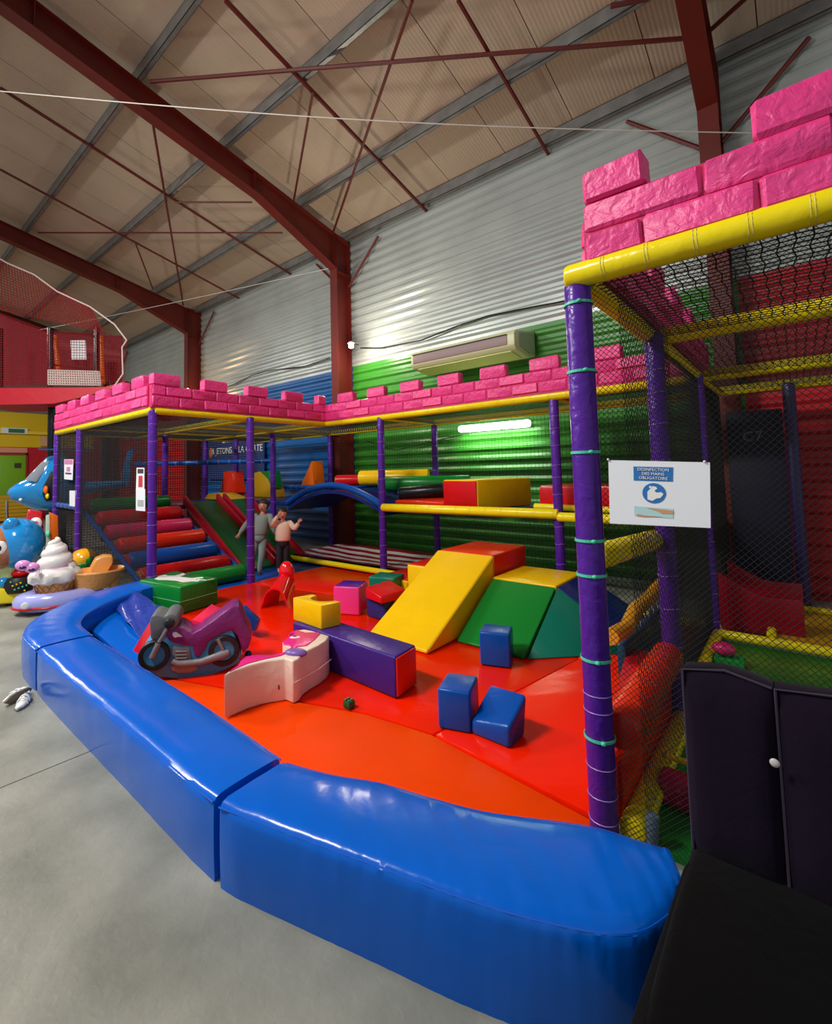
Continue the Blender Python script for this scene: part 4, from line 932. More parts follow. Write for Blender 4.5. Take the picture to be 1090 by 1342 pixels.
# ================================================================== SOFA
sf = thing('sofa', 'dark velvet sofa with buttoned purple back and black seat', 'sofa', (.3, 1.5, 0))
M_vel = mat('purple velvet', (22, 11, 30), .9, .15, 30, var=.3, vscale=5, spec=.15); M_velb = mat('black velvet', (7, 6, 7), .95, .15, 20, var=.4, vscale=3, spec=.1)
for nt_ in (M_vel, M_velb):
    b_ = nt_.node_tree.nodes['Principled BSDF']; b_.inputs['Sheen Weight'].default_value = .06; b_.inputs['Sheen Roughness'].default_value = .4
for i, (xa, xb) in enumerate(((-.325, -.093), (-.0932, .30), (.2998, .7))):
    b = MB(); n_ = 10; vs = []; fs = []
    for i2 in range(n_+1):
        for j2 in range(n_+1):
            u, v = i2/n_, j2/n_; pf_ = (1 - (2*u-1)**6)*(1 - (2*v-1)**6)
            dz = .02*math.sin(PI*u) if i == 0 else .012*math.sin(PI*u)
            vs.append(V(xa + (xb-xa)*u, 1.79 - .035*pf_, .37 + (.575+dz)*v))
    for i2 in range(n_):
        for j2 in range(n_): a = i2*(n_+1)+j2; fs.append((a, a+1, a+n_+2, a+n_+1))
    K = len(vs); vs += [V(p.x, 1.86, p.z) for p in vs]
    for i2 in range(n_):
        for j2 in range(n_): a = K + i2*(n_+1)+j2; fs.append((a, a+n_+1, a+n_+2, a+1))
    for i2 in range(n_):
        for j2 in (0, n_): a = i2*(n_+1)+j2; fs.append((a, a+n_+1, K+a+n_+1, K+a))
    for j2 in range(n_):
        for i2 in (0, n_): a = i2*(n_+1)+j2; fs.append((a, a+1, K+a+1, K+a))
    b.add(vs, fs).build('back_cushion', M_vel, sf, bevel=.006, segs=2)
    b = MB(); b.tube([V(xa+.004, 1.785, .4), V(xa+.004, 1.785, .945), V((xa+xb)/2, 1.785, .968), V(xb-.004, 1.785, .945)], .004, 5).build('piping', mat('velvet piping', (54, 44, 64), .8), sf)
MB().ell(at(1015, 1000, y=1.745), .012, .006, .012, 14, 8).build('button', mat('pale button', (196, 186, 186), .3), sf)
# seat: rounded block
b = MB(); rng = []
prof = [(1.84,.05), (1.84,.40), (1.55,.42), (1.3,.42), (1.05,.40), (.98,.34), (.97,.05)]
vs = []; xs_ = [-.335, -.362, -.372, -.36, -.33, -.2, 0, .35, .8]
zz_ = [0, .0, .0, .0, 0, 0, 0, 0, 0]
seat = MB().prism([V(-.33, y, z) for y, z in prof], V(1.1,0,0)).build('seat', M_velb, sf, bevel=.035, segs=4)
MB().hexa([V(-.37,1.0,.04), V(-.32,1.0,.04), V(-.32,1.74,.04), V(-.35,1.74,.04), V(-.365,1.02,.36), V(-.32,1.0,.40), V(-.32,1.74,.40), V(-.335,1.7,.39)]).build('side_panel', M_velb, sf, bevel=.02, segs=3)
for x_, y_ in ((-.28,1.05),(-.28,1.7),(.6,1.05),(.6,1.7)): MB().lathe(V(x_,y_,0), [(.02,0),(.028,.05)], 12).build('leg', M_tyre, sf)

# ================================================================== RED NET TOWER top left
TA, TB = V(-13.4, 2.25, 0), V(-11.84, 3.83, 0); tn = V((TB-TA).y, -(TB-TA).x, 0).normalized()
tw = thing('net_tower', 'raised play tower wrapped in red netting on black columns', 'climbing frame', (-13, 3.2, 0))
def tp_(px, py, e=0): return atpl(px, py, TA - tn*e, tn)
M_tarp = mat('red tarpaulin', (196, 14, 40), .5, .4, 3); M_tarpd = mat('dark red tarpaulin', (130, 8, 26), .6, .4, 3)
dn = -tn*1.2
MB().prism([tp_(-30,508), tp_(137,507), tp_(165,499), tp_(150,509), tp_(105,521), tp_(70,529), tp_(-30,531)], dn).build('floor_tarp', M_tarp, tw)
MB().prism([tp_(-30,506,1.2), tp_(160,500,1.2), tp_(160,440,1.2), tp_(60,436,1.2), tp_(-30,400,1.2)], -tn*.02).build('back_tarp', M_tarpd, tw)
def quadnet(name, q, cell, th, m, parent):
    U = max((q[1]-q[0]).length, (q[2]-q[3]).length); W = max((q[3]-q[0]).length, (q[2]-q[1]).length)
    n = (q[1]-q[0]).cross(q[3]-q[0]).normalized(); vs = []; fs = []
    def ln(p, r):
        d = (r-p).normalized(); s = d.cross(n); b = len(vs)
        vs.extend([p-s*th, p+s*th, p+n*th*1.5, r-s*th, r+s*th, r+n*th*1.5]); fs.extend([(b,b+1,b+4,b+3), (b+1,b+2,b+5,b+4), (b+2,b,b+3,b+5)])
    N = int(U/cell); K = int(W/cell)
    for i in range(N+1): t = i/N; ln(q[0].lerp(q[1], t), q[3].lerp(q[2], t))
    for j in range(K+1): t = j/K; ln(q[0].lerp(q[3], t), q[1].lerp(q[2], t))
    me = bpy.data.meshes.new(name); me.from_pydata([p - WP[parent] for p in vs], [], fs); me.materials.append(m)
    o = bpy.data.objects.new(name, me); COL.objects.link(o); o.parent = parent; WP[o] = WP[parent]
quadnet('front_netting', [tp_(-30,508), tp_(64,508), tp_(64,434), tp_(-30,400)], .06, .007, M_netr, tw)
quadnet('front_netting', [tp_(64,508), tp_(137,507), tp_(137,436), tp_(64,434)], .06, .005, M_netr, tw)
quadnet('cover_netting', [tp_(-30,400), tp_(137,436), tp_(118,402), tp_(-30,322)], .07, .007, M_netr, tw)
quadnet('end_netting', [tp_(137,507), tp_(163,500), tp_(166,446), tp_(137,436)], .06, .005, M_netr, tw)
q = [tp_(-30,322), tp_(10,345), tp_(45,360), tp_(75,382), tp_(118,402), tp_(150,425), tp_(166,446)]
MB().tube(q, .018, 6).build('edge_rope', M_netw, tw)
MB().tube([tp_(166,446), tp_(160,455), tp_(161,490), tp_(150,506)], .016, 6).build('edge_rope', M_netw, tw)
for px, m in ((66, M_black), (127, M_black), (0, M_black)):
    MB().tube([tp_(px,508,.06), tp_(px,430,.06)], .06, 10).build('mast', m, tw)
for a_, c_ in ((72, 79), (132, 135)): MB().tube([tp_(a_,440,.5), tp_(c_,503,.5)], .05, 10).build('mast', M_orange, tw)
for y_ in (434, 478, 492): MB().tube([tp_(66,y_,.1), tp_(128,y_+6,.1)], .022, 6).build('rail', M_steel, tw)
MB().prism([tp_(92,446,.2), tp_(112,446,.2), tp_(113,471,.2), tp_(94,471,.2)], -tn*.02).build('notice', M_paper, tw)
quadnet('white_netting', [tp_(63,504,-.03), tp_(132,505,-.03), tp_(130,487,-.03), tp_(63,485,-.03)], .05, .014, M_netw, tw)
c_ = tp_(69, 525, .6); MB().tube([(c_.x, c_.y, 0), (c_.x, c_.y, c_.z)], .09, 12).build('column', M_black, tw)
c_ = tp_(140, 500, 1.6); MB().tube([(c_.x, c_.y, 0), (c_.x, c_.y, c_.z)], .09, 12).build('column', M_black, tw)

# ================================================================== COIN RIDES (left edge)
def facing(X, Y):
    n = V(-X, -Y, 0).normalized(); c = V(X, Y, 0); s = V(-n.y, n.x, 0)    # s = image right
    def f(px, py, e=0): return atpl(px, py, c - n*e, n)
    return f, n, s
def ax3(n, s): return (s, n, V(0,0,1))
gl_ = dict(coat=.6)
M_skyb = mat('sky blue fibreglass', (20, 140, 214), .12, coat=.6); M_brn = mat('brown fibreglass', (170, 104, 62), .3, coat=.4); M_waf = mat('wafer', (222, 156, 84), .4, .5, 25)
M_lav = mat('lavender fibreglass', (168, 172, 238), .2, coat=.5); M_ylf = mat('yellow fibreglass', (244, 224, 24), .2, coat=.5); M_ice = mat('white cream fibreglass', (238, 228, 226), .15, coat=.6, col2=(236, 176, 206), vscale=3, stretch=(1,1,4), cp=(.36,.44))
# ice cream ride
f, n, s = facing(-7.05, 1.9)
ir = thing('ice_cream_ride', 'ice cream cone coin ride with pink winking glasses and a wafer seat', 'coin ride', V(-7.05, 1.9, 0))
c = f(78, 800); c.z = 0
b = MB(); K = 28
for k in range(1): pass
def oval(z, a, d_, off=0): return [V(c.x, c.y, z) + s*(a*math.cos(2*PI*i/K) + off) + n*(d_*math.sin(2*PI*i/K)) for i in range(K)]
def loft(rings):
    vs = [p for r in rings for p in r]; k = len(rings[0]); fs = []
    for i in range(len(rings)-1):
        for j in range(k): fs.append((i*k+j, i*k+(j+1)%k, (i+1)*k+(j+1)%k, (i+1)*k+j))
    fs += [tuple(range(k))[::-1], tuple(range((len(rings)-1)*k, len(rings)*k))]
    return MB().add(vs, fs)
loft([oval(.04,.40,.26), oval(.08,.46,.3), oval(.16,.47,.31), oval(.22,.43,.28), oval(.24,.36,.25)]).build('base', M_lav, ir)
MB().tube(oval(.09,.468,.305), .014, 6, closed=True).build('stripe', M_red, ir)
MB().box((c.x-.2,c.y-.15,0), (c.x+.2,c.y+.15,.05)).build('plinth', M_tyre, ir)
p = f(33, 794, -.28); MB().ell(p, .045, .01, .04, 12, 8, ax3(n, s)).build('sticker', M_paper, ir)
cc = f(72, 780); cc.z = .235
MB().lathe(cc, [(.19,0), (.205,.05), (.23,.12), (.24,.16)], 28).build('cone', M_waf, ir)
b = MB()
for k in range(18):
    for sg_ in (1,-1):
        b.tube([cc + V(math.cos(k*PI/9+sg_*t*.5)*(.193+.05*t), math.sin(k*PI/9+sg_*t*.5)*(.193+.05*t), .15*t) for t in (0,.5,1)], .004, 4)
b.build('lattice', mat('wafer dark', (176, 112, 54), .5), ir)['kind'] = 'stuff'
MB().lathe(cc, [(.22,.10), (.26,.13), (.275,.2), (.25,.25), (.18,.29)], 48, tw=lambda a, z: 1 + .07*math.sin(a*7) * (1 if z < .2 else .4)).build('cream_collar', mat('cream white', (236, 232, 228), .15, coat=.6), ir)
# soft swirl: a coil winding up to the tip
pts = []; rs2 = []; N_ = 110
for i in range(N_+1):
    t_ = i/N_; an = 2*PI*3.3*t_ + .6; R_ = .135*(1 - t_)**.75; zc_ = .24 + .40*t_**.95
    pts.append(cc + V(R_*math.cos(an), R_*math.sin(an), zc_)); rs2.append(.088*(1 - t_)**.55 + .012)
core = [(.17,.22), (.17,.34), (.14,.44), (.1,.54), (.05,.6)]
sw = MB().tube(pts, rs2, 14); sw.lathe(cc, core, 20)
sw.build('swirl', mat('cream white', (236, 232, 228), .15, coat=.6), ir, ang=80)
MB().tube([p_ + V(0,0,-r_*.72) + (p_-V(cc.x,cc.y,p_.z)).normalized()*r_*.72 for p_, r_ in zip(pts[4:100], rs2[4:100])], .014, 6).build('pink_ripple', mat('pink ripple', (238, 170, 205), .2, coat=.5), ir)
for px, py in ((30, 741), (42, 744)):
    p = f(px, py, -.3); MB().ell(p, .075, .05, .06, 16, 10, ax3(n, s)).build('eye', mat('lilac pink', (240, 160, 228), .2, coat=.5), ir)
    MB().ell(p + n*.035 - V(0,0,.018), .036, .022, .022, 12, 8, ax3(n, s)).build('pupil', mat('dark violet', (60, 40, 110), .2), ir)
MB().rtube(f(38,741,-.28), f(50,742,-.1), .02, 10).build('glasses_arm', mat('lilac pink', (240,160,228), .2), ir)
K2 = 24
def ov2(z, a, d_, off): return [V(c.x, c.y, z) + s*(a*math.cos(2*PI*i/K2) + off) + n*(d_*math.sin(2*PI*i/K2)) for i in range(K2)]
loft([ov2(.2,.2,.18,.34), ov2(.3,.26,.22,.38), ov2(.41,.31,.26,.4), ov2(.43,.30,.25,.4), ov2(.36,.24,.2,.4)]).build('wafer_boat', M_waf, ir)
MB().ell(f(149, 763, .0) , .07, .07, .09, 14, 10).build('wafer_knob', M_waf, ir)
q = [f(117,768,.02), f(119,745,.02), f(126,733,.02), f(136,729,.02), f(148,729,.02), f(148,738,.02), f(142,748,.02), f(139,766,.02)]
MB().prism(q, -n*.25).build('seat_back', mat('wafer seat', (230, 160, 80), .3, coat=.4), ir, bevel=.02, segs=3)
# bear ride with blue hood
f, n, s = facing(-7.9, 1.5)
br = thing('bear_ride', 'coin ride with a round brown face in a blue hood behind a yellow cart', 'coin ride', V(-7.9, 1.5, 0))
hc = f(14, 712); A3 = ax3(n, s)
MB().ell(f(24, 712, .02), .3, .34, .33, 24, 16, A3).build('hood', M_skyb, br)
MB().ell(f(1, 718, -.04), .25, .27, .27, 20, 14, A3).build('face', M_brn, br)
e_ = f(0, 718, -.25); MB().ell(e_ + n*.03, .075, .04, .09, 16, 10, A3).build('eye', M_white, br); MB().ell(e_ + n*.06 - s*.01, .03, .02, .04, 12, 8, A3).build('pupil', M_tyre, br)
for px, py in ((33, 695), (15, 688)): MB().ell(f(px, py, -.16), .09, .06, .095, 16, 10, A3).build('ear', M_skyb, br)
MB().ell(f(10, 750), .12, .12, .22, 16, 10, A3).build('body', mat('pale green fibreglass', (206, 224, 150), .25, coat=.4), br)
MB().ell(f(27, 751, -.1), .1, .09, .06, 14, 8, A3).build('cherry', M_red, br)
MB().lathe(f(24, 775, -.1) , [(.15,0), (.17,.05), (.165,.14), (.13,.19)], 20).build('cake', M_tyre, br)
for i_ in range(9): MB().ell(f(14+i_*2.6, 763+(i_*5)%12, -.27), .012, .012, .012, 6, 5).build('sprinkle', M_yelt if i_ % 2 else M_tie, br)
MB().ell(f(5, 764, -.12), .1, .06, .07, 12, 8, A3).build('bow', M_skyb, br)
q = [f(-12,772,-.2), f(38,770,-.2), f(35,786,-.2), f(27,791,-.2), f(-12,793,-.2)]
MB().prism(q, -n*.5).build('cart', M_ylf, br, bevel=.03, segs=3)
q = [f(8,789,-.1), f(30,789,-.1), f(28,801,-.1), f(8,801,-.1)]
for p_ in q[2:]: p_.z = max(p_.z, 0.0)
q[0].z = q[1].z = .14; q[2].z = q[3].z = 0
MB().prism(q, -n*.3).build('stand', M_tyre, br)
# helicopter
f, n, s = facing(-11.5, 2.35)
hl = thing('helicopter_ride', 'glossy blue helicopter coin ride on a stand', 'coin ride', V(-11.5, 2.35, 0))
pr2 = [(8,646),(12,640),(24,632),(36,627),(60,600),(68,597),(90,600),(100,615),(104,650),(98,664),(80,670),(45,668),(30,662),(14,655)]
P2 = [f(x, y, -.3) for x, y in pr2]; cen = sum(P2, V(0,0,0))/len(P2)
rings = []
for e, k in ((-.38,.35), (-.33,.7), (-.2,.93), (0,1), (.2,.93), (.33,.7), (.38,.35)):
    rings.append([cen + (p - cen)*k - n*(e) for p in [f(x, y, 0) + (cen - f(sum(a for a,_ in pr2)/len(pr2), sum(b for _,b in pr2)/len(pr2), 0))*0 for x, y in pr2]])
ce0 = sum([f(x, y, 0) for x, y in pr2], V(0,0,0))/len(pr2)
rings = [[ce0 + (f(x, y, 0) - ce0)*k - n*e for x, y in pr2] for e, k in ((-.38,.35), (-.33,.72), (-.2,.94), (0,1), (.2,.94), (.33,.72), (.38,.35))]
loft(rings).build('fuselage', M_skyb, hl, ang=60)
q = [f(32,629,-.37), f(55,605,-.3), f(65,605,-.3), f(48,632,-.37)]
MB().prism(q, n*.02).build('windscreen', mat('tinted screen', (150, 160, 170), .08, coat=.5), hl, bevel=.008)
q = [f(56,638,-.36), f(66,618,-.36), f(72,618,-.36), f(72,655,-.36), f(60,657,-.36), f(55,648,-.36)]
MB().prism(q, n*.02).build('door_opening', M_tyre, hl, bevel=.005)
MB().ell(f(60,642,-.4), .08, .04, .08, 12, 8).build('seat_pad', M_orange, hl); MB().ell(f(62,650,-.4), .07, .03, .06, 12, 8).build('seat_pad', M_yelt, hl)
MB().ell(f(27,655,-.37), .03, .03, .03, 10, 8).build('headlamp', M_white, hl)
MB().tube([f(105,640), f(160,634), f(166,632)], [.14,.07,.05], 12).build('tail_boom', M_skyb, hl)
MB().prism([f(158,622), f(168,590), f(174,588), f(168,636), f(160,638)], n*.05).build('tail_fin', M_skyb, hl)
MB().tube([f(85,600), f(85,590)], .05, 10).build('rotor_mast', M_grey, hl); MB().prism([f(50,590,-.3), f(50,588,-.3), f(120,590,.3), f(120,592,.3)], n*.12).build('rotor_blade', M_skyb, hl)
st = f(75, 668); MB().lathe(V(st.x, st.y, 0), [(.5,0), (.5,.12), (.22,.18), (.16,.4), (.16, st.z+.1)], 20).build('stand', M_tyre, hl)
for x_ in (12, ): MB().tube([f(x_-3,656,-.1), f(x_-3,672,-.1), f(x_-2,686,-.1)], .022, 8).build('landing_strut', mat('chrome', (200,200,205), .15, metal=1), hl)
# red dial machine, orange kiosk, clear panels, fruit ride
f, n, s = facing(-9.6, 2.15)
t = thing('dial_ride', 'red coin ride with a round white dial behind the bear ride', 'coin ride', V(-9.6, 2.15, 0))
q = [f(33,690), f(36,668), f(56,671), f(57,690)]; 
z_b = [V(f(36,740).x, f(36,740).y, 0), V(f(57,740).x, f(57,740).y, 0)]
MB().prism([z_b[0], z_b[1], f(57,690), f(35,690)], -n*.35).build('cabinet', M_tyre, t, bevel=.02)
MB().prism(q, -n*.3).build('hood', mat('red gloss', (206, 14, 30), .15, coat=.6), t, bevel=.04, segs=3)
MB().ell(f(47,686,-.04), .085, .04, .1, 18, 8, ax3(n, s)).build('dial', M_white, t); MB().ell(f(47,686,-.09), .03, .012, .04, 12, 8, ax3(n, s)).build('dial_centre', M_pink, t)
f, n, s = facing(-9.2, 2.3)
t = thing('orange_kiosk', 'small orange and clear coin machine between helicopter and ice cream ride', 'machine', V(-9.2, 2.3, 0))
b0 = f(60,740); b1 = f(77,740); b0.z = b1.z = 0
MB().prism([b0, b1, f(77,722), f(60,722)], -n*.3).build('base', M_cream, t, bevel=.01)
MB().prism([f(66,722), f(77,722), f(76,677), f(64,672)], -n*.3).build('side_panel', M_orange, t, bevel=.01)
MB().prism([f(59,722,-.01), f(66,722,-.01), f(65,675,-.01), f(60,676,-.01)], -n*.25).build('window', mat('pale glass panel', (196, 216, 200), .1, coat=.5), t, bevel=.005)
MB().ell(f(63,700,-.04), .05, .03, .05, 10, 8).build('green_light', M_tie, t)
f, n, s = facing(-8.6, 2.45)
t = thing('fruit_ride', 'orange and yellow fruit shaped ride with green leaves behind the wafer seat', 'coin ride', V(-8.6, 2.45, 0))
MB().ell(f(110,733), .2, .2, .17, 20, 12, ax3(n, s)).build('fruit', mat('mango fibreglass', (248, 200, 20), .2, coat=.5, col2=(236, 110, 30), vscale=2), t)
MB().ell(f(100,755), .14, .14, .25, 16, 10, ax3(n, s)).build('body', M_ylf, t)
for x_, y_, r_ in ((117,735,.09), (108,742,.08), (112,752,.07), (104,748,.08)): MB().ell(f(x_, y_, -.17), r_, .03, r_*.7, 12, 8, ax3(n, s)).build('leaf', M_green, t)
MB().lathe(V(f(105,760).x, f(105,760).y, 0), [(.25,0), (.25,.1), (.12,.15), (.12,.45)], 16).build('stand', M_tyre, t)

# ================================================================== SHOES
def shoe(c, yaw, name, label, side=False):
    roll = Matrix.Rotation(math.radians(75), 3, 'X') if side else Matrix.Identity(3)
    t = thing(name, label, 'shoe', c, 'white velcro shoes')
    def sect(t_): # along length 0 heel..1 toe: half width, height
        return (.030*(abs(math.sin(PI*min(1, .12+t_*.8)))**.5)*(1.12 if .5 < t_ < .85 else 1), .058 - .030*t_ if t_ > .3 else .058)
    def rot(p):
        p = roll @ p
        if side: p = p + V(0, 0, .034)
        return c + Matrix.Rotation(yaw, 3, 'Z') @ p
    L = .21; N = 12; rg = []; sr = []
    for i in range(N+1):
        u = i/N; w, h = sect(u); k = max(.25, min(1, 6*u+.35)) * max(.35, min(1, 5*(1-u)+.35))
        rg.append([rot(V(-L/2+L*u, w*k*math.cos(a), .012 + (h-.012)*max(0, math.sin(a))**.8)) for a in [PI*j/8 for j in range(9)]])
        sr.append([(-L/2+L*u, w*k*1.08)])
    loftv = [p for r in rg for p in r]; k = 9; fs = [(i*k+j, i*k+j+1, (i+1)*k+j+1, (i+1)*k+j) for i in range(N) for j in range(8)] + [(i*k+8, i*k, (i+1)*k, (i+1)*k+8) for i in range(N)] + [tuple(range(9))[::-1], tuple(range(N*k, N*k+9))]
    MB().add(loftv, fs).build('upper', mat('white shoe leather', (226, 226, 222), .5), t)
    out = [(x, w) for (x, w), in [(q[0],) for q in sr]]; poly = [rot(V(x, w, 0)) for x, w in out] + [rot(V(x, -w, 0)) for x, w in out[::-1]]
    MB().prism(poly, rot(V(0,0,.014)) - rot(V(0,0,0))).build('sole', mat('taupe sole', (122, 110, 98), .7), t)
    for xx in (-.02, .02):
        MB().tube([rot(V(xx, .032*math.cos(a), .014+.046*abs(math.sin(a))**.8 - xx*.12)) for a in [PI*j/8 for j in range(9)]], .006, 6).build('strap', M_white, t)
    MB().ell(rot(V(-.055, 0, .052)), .03, .02, .012, 12, 8).build('opening', mat('shoe lining', (110, 112, 108), .8), t)
def shoe_at(toe, heel, **k):
    a_, b_ = at(*toe, z=0), at(*heel, z=0); d_ = a_ - b_; shoe((a_+b_)/2, math.atan2(d_.y, d_.x), 'shoe', **k)
shoe_at((19,937), (41,912), label='white child shoe with two straps standing upright beside the barrier')
shoe_at((4,929), (44,908), label='white child shoe tipped on its side showing the taupe sole', side=True)

# ================================================================== CHILDREN
def skin(name, pts, edges, m, parent, root=0, sub=2):
    me = bpy.data.meshes.new(name); me.from_pydata([Vector(p[0]) for p in pts], edges, [])
    o = bpy.data.objects.new(name, me); COL.objects.link(o)
    md_ = o.modifiers.new('s', 'SKIN'); md_.use_smooth_shade = True
    for i, p in enumerate(pts):
        r = p[1]; me.skin_vertices[0].data[i].radius = (r, r) if not isinstance(r, tuple) else r
        me.skin_vertices[0].data[i].use_root = (i == root)
    ss = o.modifiers.new('u', 'SUBSURF'); ss.levels = sub; ss.render_levels = sub
    dg = bpy.context.evaluated_depsgraph_get(); m2 = bpy.data.meshes.new_from_object(o.evaluated_get(dg)); bpy.data.objects.remove(o)
    m2.name = name; m2.transform(Matrix.Translation(-WP[parent])); m2.materials.clear(); m2.materials.append(m)
    o = bpy.data.objects.new(name, m2); COL.objects.link(o); o.parent = parent; WP[o] = WP[parent]; return o
def hand(c, d, up, sc_, parent, m, pts, edges, wi):
    """palm and five curled fingers appended to a body skeleton"""
    d = d.normalized(); up = (up - d*up.dot(d)).normalized(); sd = d.cross(up)
    b = len(pts); pts += [(c + d*.025*sc_, .016*sc_), (c + d*.05*sc_, .018*sc_)]; edges += [(wi, b), (b, b+1)]
    for k in range(4):
        o_ = (k-1.5)*.0115*sc_; L = (.03, .036, .034, .026)[k]*sc_; i = len(pts)
        p0 = c + d*.055*sc_ + sd*o_; pts += [(p0, .0065*sc_), (p0 + d*L*.6 - up*.003*sc_ + sd*o_*.3, .0055*sc_), (p0 + d*L - up*.014*sc_ + sd*o_*.35, .0045*sc_)]
        edges += [(b+1, i), (i, i+1), (i+1, i+2)]
    i = len(pts); pts += [(c + d*.03*sc_ - sd*.022*sc_, .007*sc_), (c + d*.052*sc_ - sd*.034*sc_ - up*.004, .005*sc_)]; edges += [(b, i), (i, i+1)]
def kid(name, label, base, J, cols, hair, hm, headturn=0):
    X, Y = base; n = V(-X, -Y, 0).normalized(); s = V(-n.y, n.x, 0)
    def f(px, py, e=0): return atpl(px, py, V(X, Y, 0) + n*e, n)
    t = thing(name, label, 'person', V(X, Y, .03))
    sk, top, bot, shoe_m = cols; hcol = hair
    g = {k: f(*v[:2], v[2] if len(v) > 2 else 0) for k, v in J.items()}
    hs = hm
    # body: one continuous skin figure
    pts = [(g['hip'], .06*hs), (g['chest'], .065*hs), (g['neck'], .035*hs), (g['neck'] + (g['head']-g['neck'])*.45, .034*hs)]
    edges = [(0,1), (1,2), (2,3)]
    def chain(start, keys, rads):
        p = start
        for k, r in zip(keys, rads): pts.append((g[k], r*hs)); edges.append((p, len(pts)-1)); p = len(pts)-1
        return p
    for sd_ in 'lr':
        w_ = chain(1, ['sh'+sd_, 'el'+sd_, 'wr'+sd_], (.04, .028, .019)); d_ = g['wr'+sd_] - g['el'+sd_]
        hand(g['wr'+sd_], d_, n, hs*.95, t, sk, pts, edges, w_)
        k_ = chain(0, ['th'+sd_, 'kn'+sd_, 'an'+sd_], (.055, .04, .026))
        i = len(pts); pts += [(g['an'+sd_] - V(0,0,.03*hs) , .024*hs), (g['an'+sd_] - V(0,0,.042*hs) + n*.05*hs + s*.01, .022*hs), (g['an'+sd_] - V(0,0,.045*hs) + n*.1*hs + s*.02, .016*hs)]; edges += [(k_, i), (i, i+1), (i+1, i+2)]
    skin('body', pts, edges, sk, t)
    # head
    H_ = g['head']; hd = V(math.cos(headturn)*n.x - math.sin(headturn)*n.y, math.sin(headturn)*n.x + math.cos(headturn)*n.y, 0); hsid = V(-hd.y, hd.x, 0)
    A3 = (hsid, hd, V(0,0,1)); hr = .078*hs
    b = MB().ell(H_, hr*.92, hr*1.05, hr*1.22, 24, 18, A3)
    for v in b.v:      # jaw taper
        dz = (v - H_).z
        if dz < 0: k = 1 + dz/(hr*1.22)*.28; w = v - H_; v.x = H_.x + w.x*k; v.y = H_.y + w.y*k
    h = b.build('head', sk, t)
    MB().ell(H_ + hd*hr*1.03 - V(0,0,hr*.2), hr*.13, hr*.16, hr*.2, 10, 8, A3).build('nose', sk, h)
    MB().ell(H_ + hd*hr*.9 - V(0,0,hr*.55), hr*.28, hr*.1, hr*.07, 12, 6, A3).build('mouth', mat('lips', (140, 60, 56), .5), h)
    for sg_ in (-1, 1):
        MB().ell(H_ + hd*hr*.93 + hsid*sg_*hr*.36 + V(0,0,hr*.05), hr*.14, hr*.07, hr*.08, 10, 6, A3).build('eye', mat('eye dark', (28, 18, 16), .3), h)
        MB().ell(H_ + hsid*sg_*hr*.93 - V(0,0,hr*.05), hr*.1, hr*.16, hr*.24, 10, 8, A3).build('ear', sk, h)
        MB().tube([H_ + hd*hr*.96 + hsid*sg_*hr*.22 + V(0,0,hr*.27), H_ + hd*hr*.9 + hsid*sg_*hr*.52 + V(0,0,hr*.26)], hr*.04, 5).build('eyebrow', hair, h)
    hb = MB().ell(H_ + V(0,0,hr*.22) - hd*hr*.1, hr*1.08, hr*1.1, hr*1.16, 24, 16, A3)
    for v in hb.v:
        q = v - H_; fd = q.dot(hd)/hr; uz = q.z/hr
        if uz < .34 and fd > .3: v -= hd*(fd - .3)*hr*.9
        v += V(random.uniform(-1,1), random.uniform(-1,1), random.uniform(-1,1))*hr*.035
    hb.build('hair', hair, t)
    # clothes
    axu = (g['neck'] - g['hip']).normalized()
    def ring(p, a, b_): return [p + s*(a*hs*math.cos(2*PI*i/20)) + n*(b_*hs*math.sin(2*PI*i/20)) for i in range(20)]
    hem, ch, nk = g['hem'], g['chest'], g['neck']; shm = (g['shl'] + g['shr'])/2
    hw = (g['shr'] - g['shl']).length/2/hs
    sw_ = loft([ring(hem - V(0,0,.03), .106, .088), ring(hem - V(0,0,.01), .118, .098), ring(hem.lerp(ch, .4), .12, .1), ring(ch, .118, .1), ring(ch.lerp(shm, .6), max(.11, hw), .09), ring(shm + V(0,0,.012), max(.1, hw*.85), .068), ring(nk - V(0,0,.01), .05, .05), ring(nk + V(0,0,.006), .042, .044)])
    for sd_ in 'lr':
        wr = g['el'+sd_].lerp(g['wr'+sd_], .88)
        sw_.tube([g['sh'+sd_].lerp(shm, .35) - V(0,0,.012), g['sh'+sd_] - V(0,0,.006), g['sh'+sd_].lerp(g['el'+sd_], .5), g['el'+sd_].lerp(g['sh'+sd_], .12), g['el'+sd_].lerp(wr, .15), g['el'+sd_].lerp(wr, .6), wr], [.045*hs, .05*hs, .045*hs, .042*hs, .041*hs, .036*hs, .029*hs], 12)
    sw_.build('sweater', top, t, ang=70)
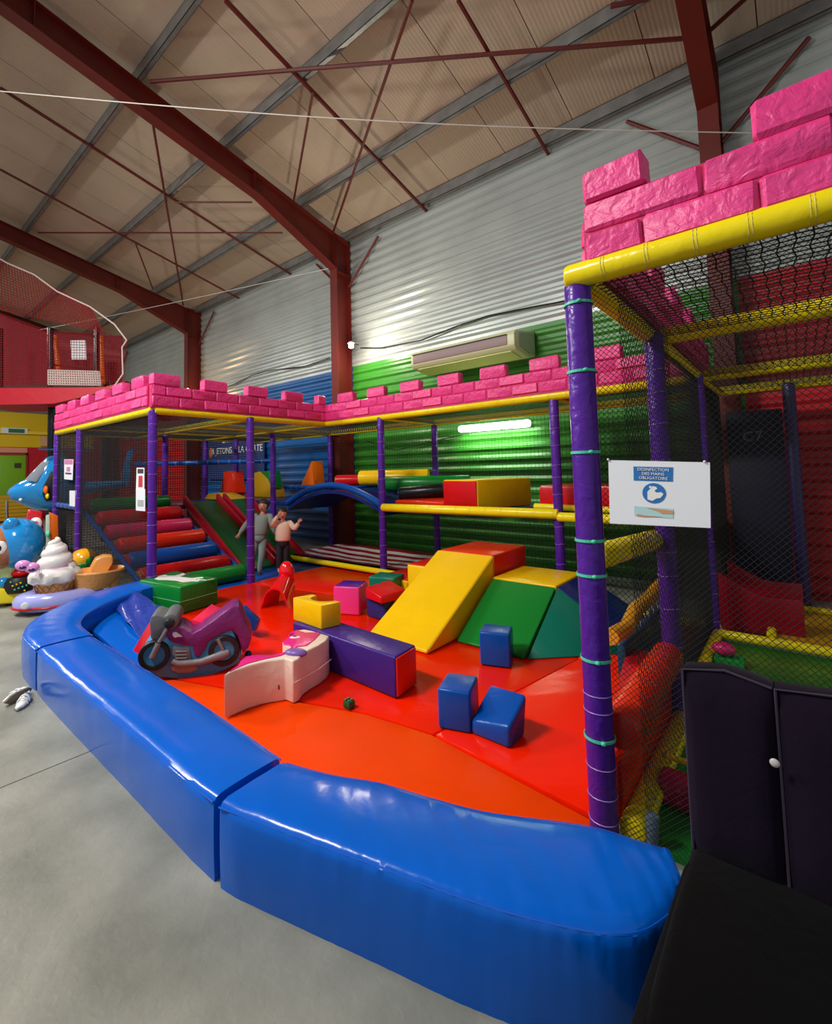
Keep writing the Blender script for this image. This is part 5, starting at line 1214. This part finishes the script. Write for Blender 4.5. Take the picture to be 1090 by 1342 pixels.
    hp = g['hip']; tr_ = loft([ring(hem - V(0,0,.015), .1, .085), ring(hp, .104, .09), ring(hp - V(0,0,.04), .1, .09), ring(hp - V(0,0,.085), .07, .07)])
    for sd_ in 'lr':
        an = g['kn'+sd_].lerp(g['an'+sd_], .92); th = g['th'+sd_]
        tr_.tube([th.lerp(hp, .5), th, th.lerp(g['kn'+sd_], .5), g['kn'+sd_], g['kn'+sd_].lerp(an, .5), an], [.056*hs, .06*hs, .056*hs, .048*hs, .043*hs, .037*hs], 12)
    tr_.build('trousers', bot, t, ang=70)
    if shoe_m:
        for sd_ in 'lr':
            a_ = g['an'+sd_] - V(0,0,.04*hs); MB().ell(a_ + n*.045*hs, .036*hs, .085*hs, .032*hs, 14, 8, (s, n, V(0,0,1))).build('shoe', shoe_m, t)
    return t, g, f
M_sk = mat('skin', (206, 146, 120), .5); M_hair = mat('dark hair', (22, 16, 16), .55, .5, 60)
kid('person', 'child in a cream sweater and black leggings with one hand on the forehead', (-6.13, 4.58),
    dict(head=(370,673.5), neck=(371,683), chest=(371,691), hip=(370.5,710), hem=(370.5,706), shl=(362,685), ell=(355,689,.05), wrl=(365,675,.14),
         shr=(379.5,685), elr=(386,693,.05), wrr=(391,685.5,.1), thl=(366,714), knl=(366,730,.03), anl=(365.5,745,.03), thr=(375,714), knr=(375,730,.03), anr=(374.5,746,.03)),
    (M_sk, mat('cream knit', (226, 196, 172), .8, .3, 40), mat('black leggings', (18, 18, 26), .8), None), M_hair, .98)
kid('person', 'boy in a grey tracksuit running behind the purple post', (-6.6, 4.4),
    dict(head=(345,663), neck=(344,674), chest=(342,683), hip=(339,703), hem=(340,698), shl=(333,676), ell=(322,688,-.05), wrl=(314,699,-.05),
         shr=(353,676), elr=(357,689,.08), wrr=(361,699,.16), thl=(335,708), knl=(332,724,-.02), anl=(330,739,-.25), thr=(344,708), knr=(343,727,.06), anr=(340,748,.0)),
    (M_sk, mat('grey sweatshirt', (138, 150, 144), .85, .3, 30), mat('grey joggers', (128, 146, 142), .85, .3, 30), mat('dark socks', (24, 24, 30), .7)), M_hair, 1.08, headturn=-.35)
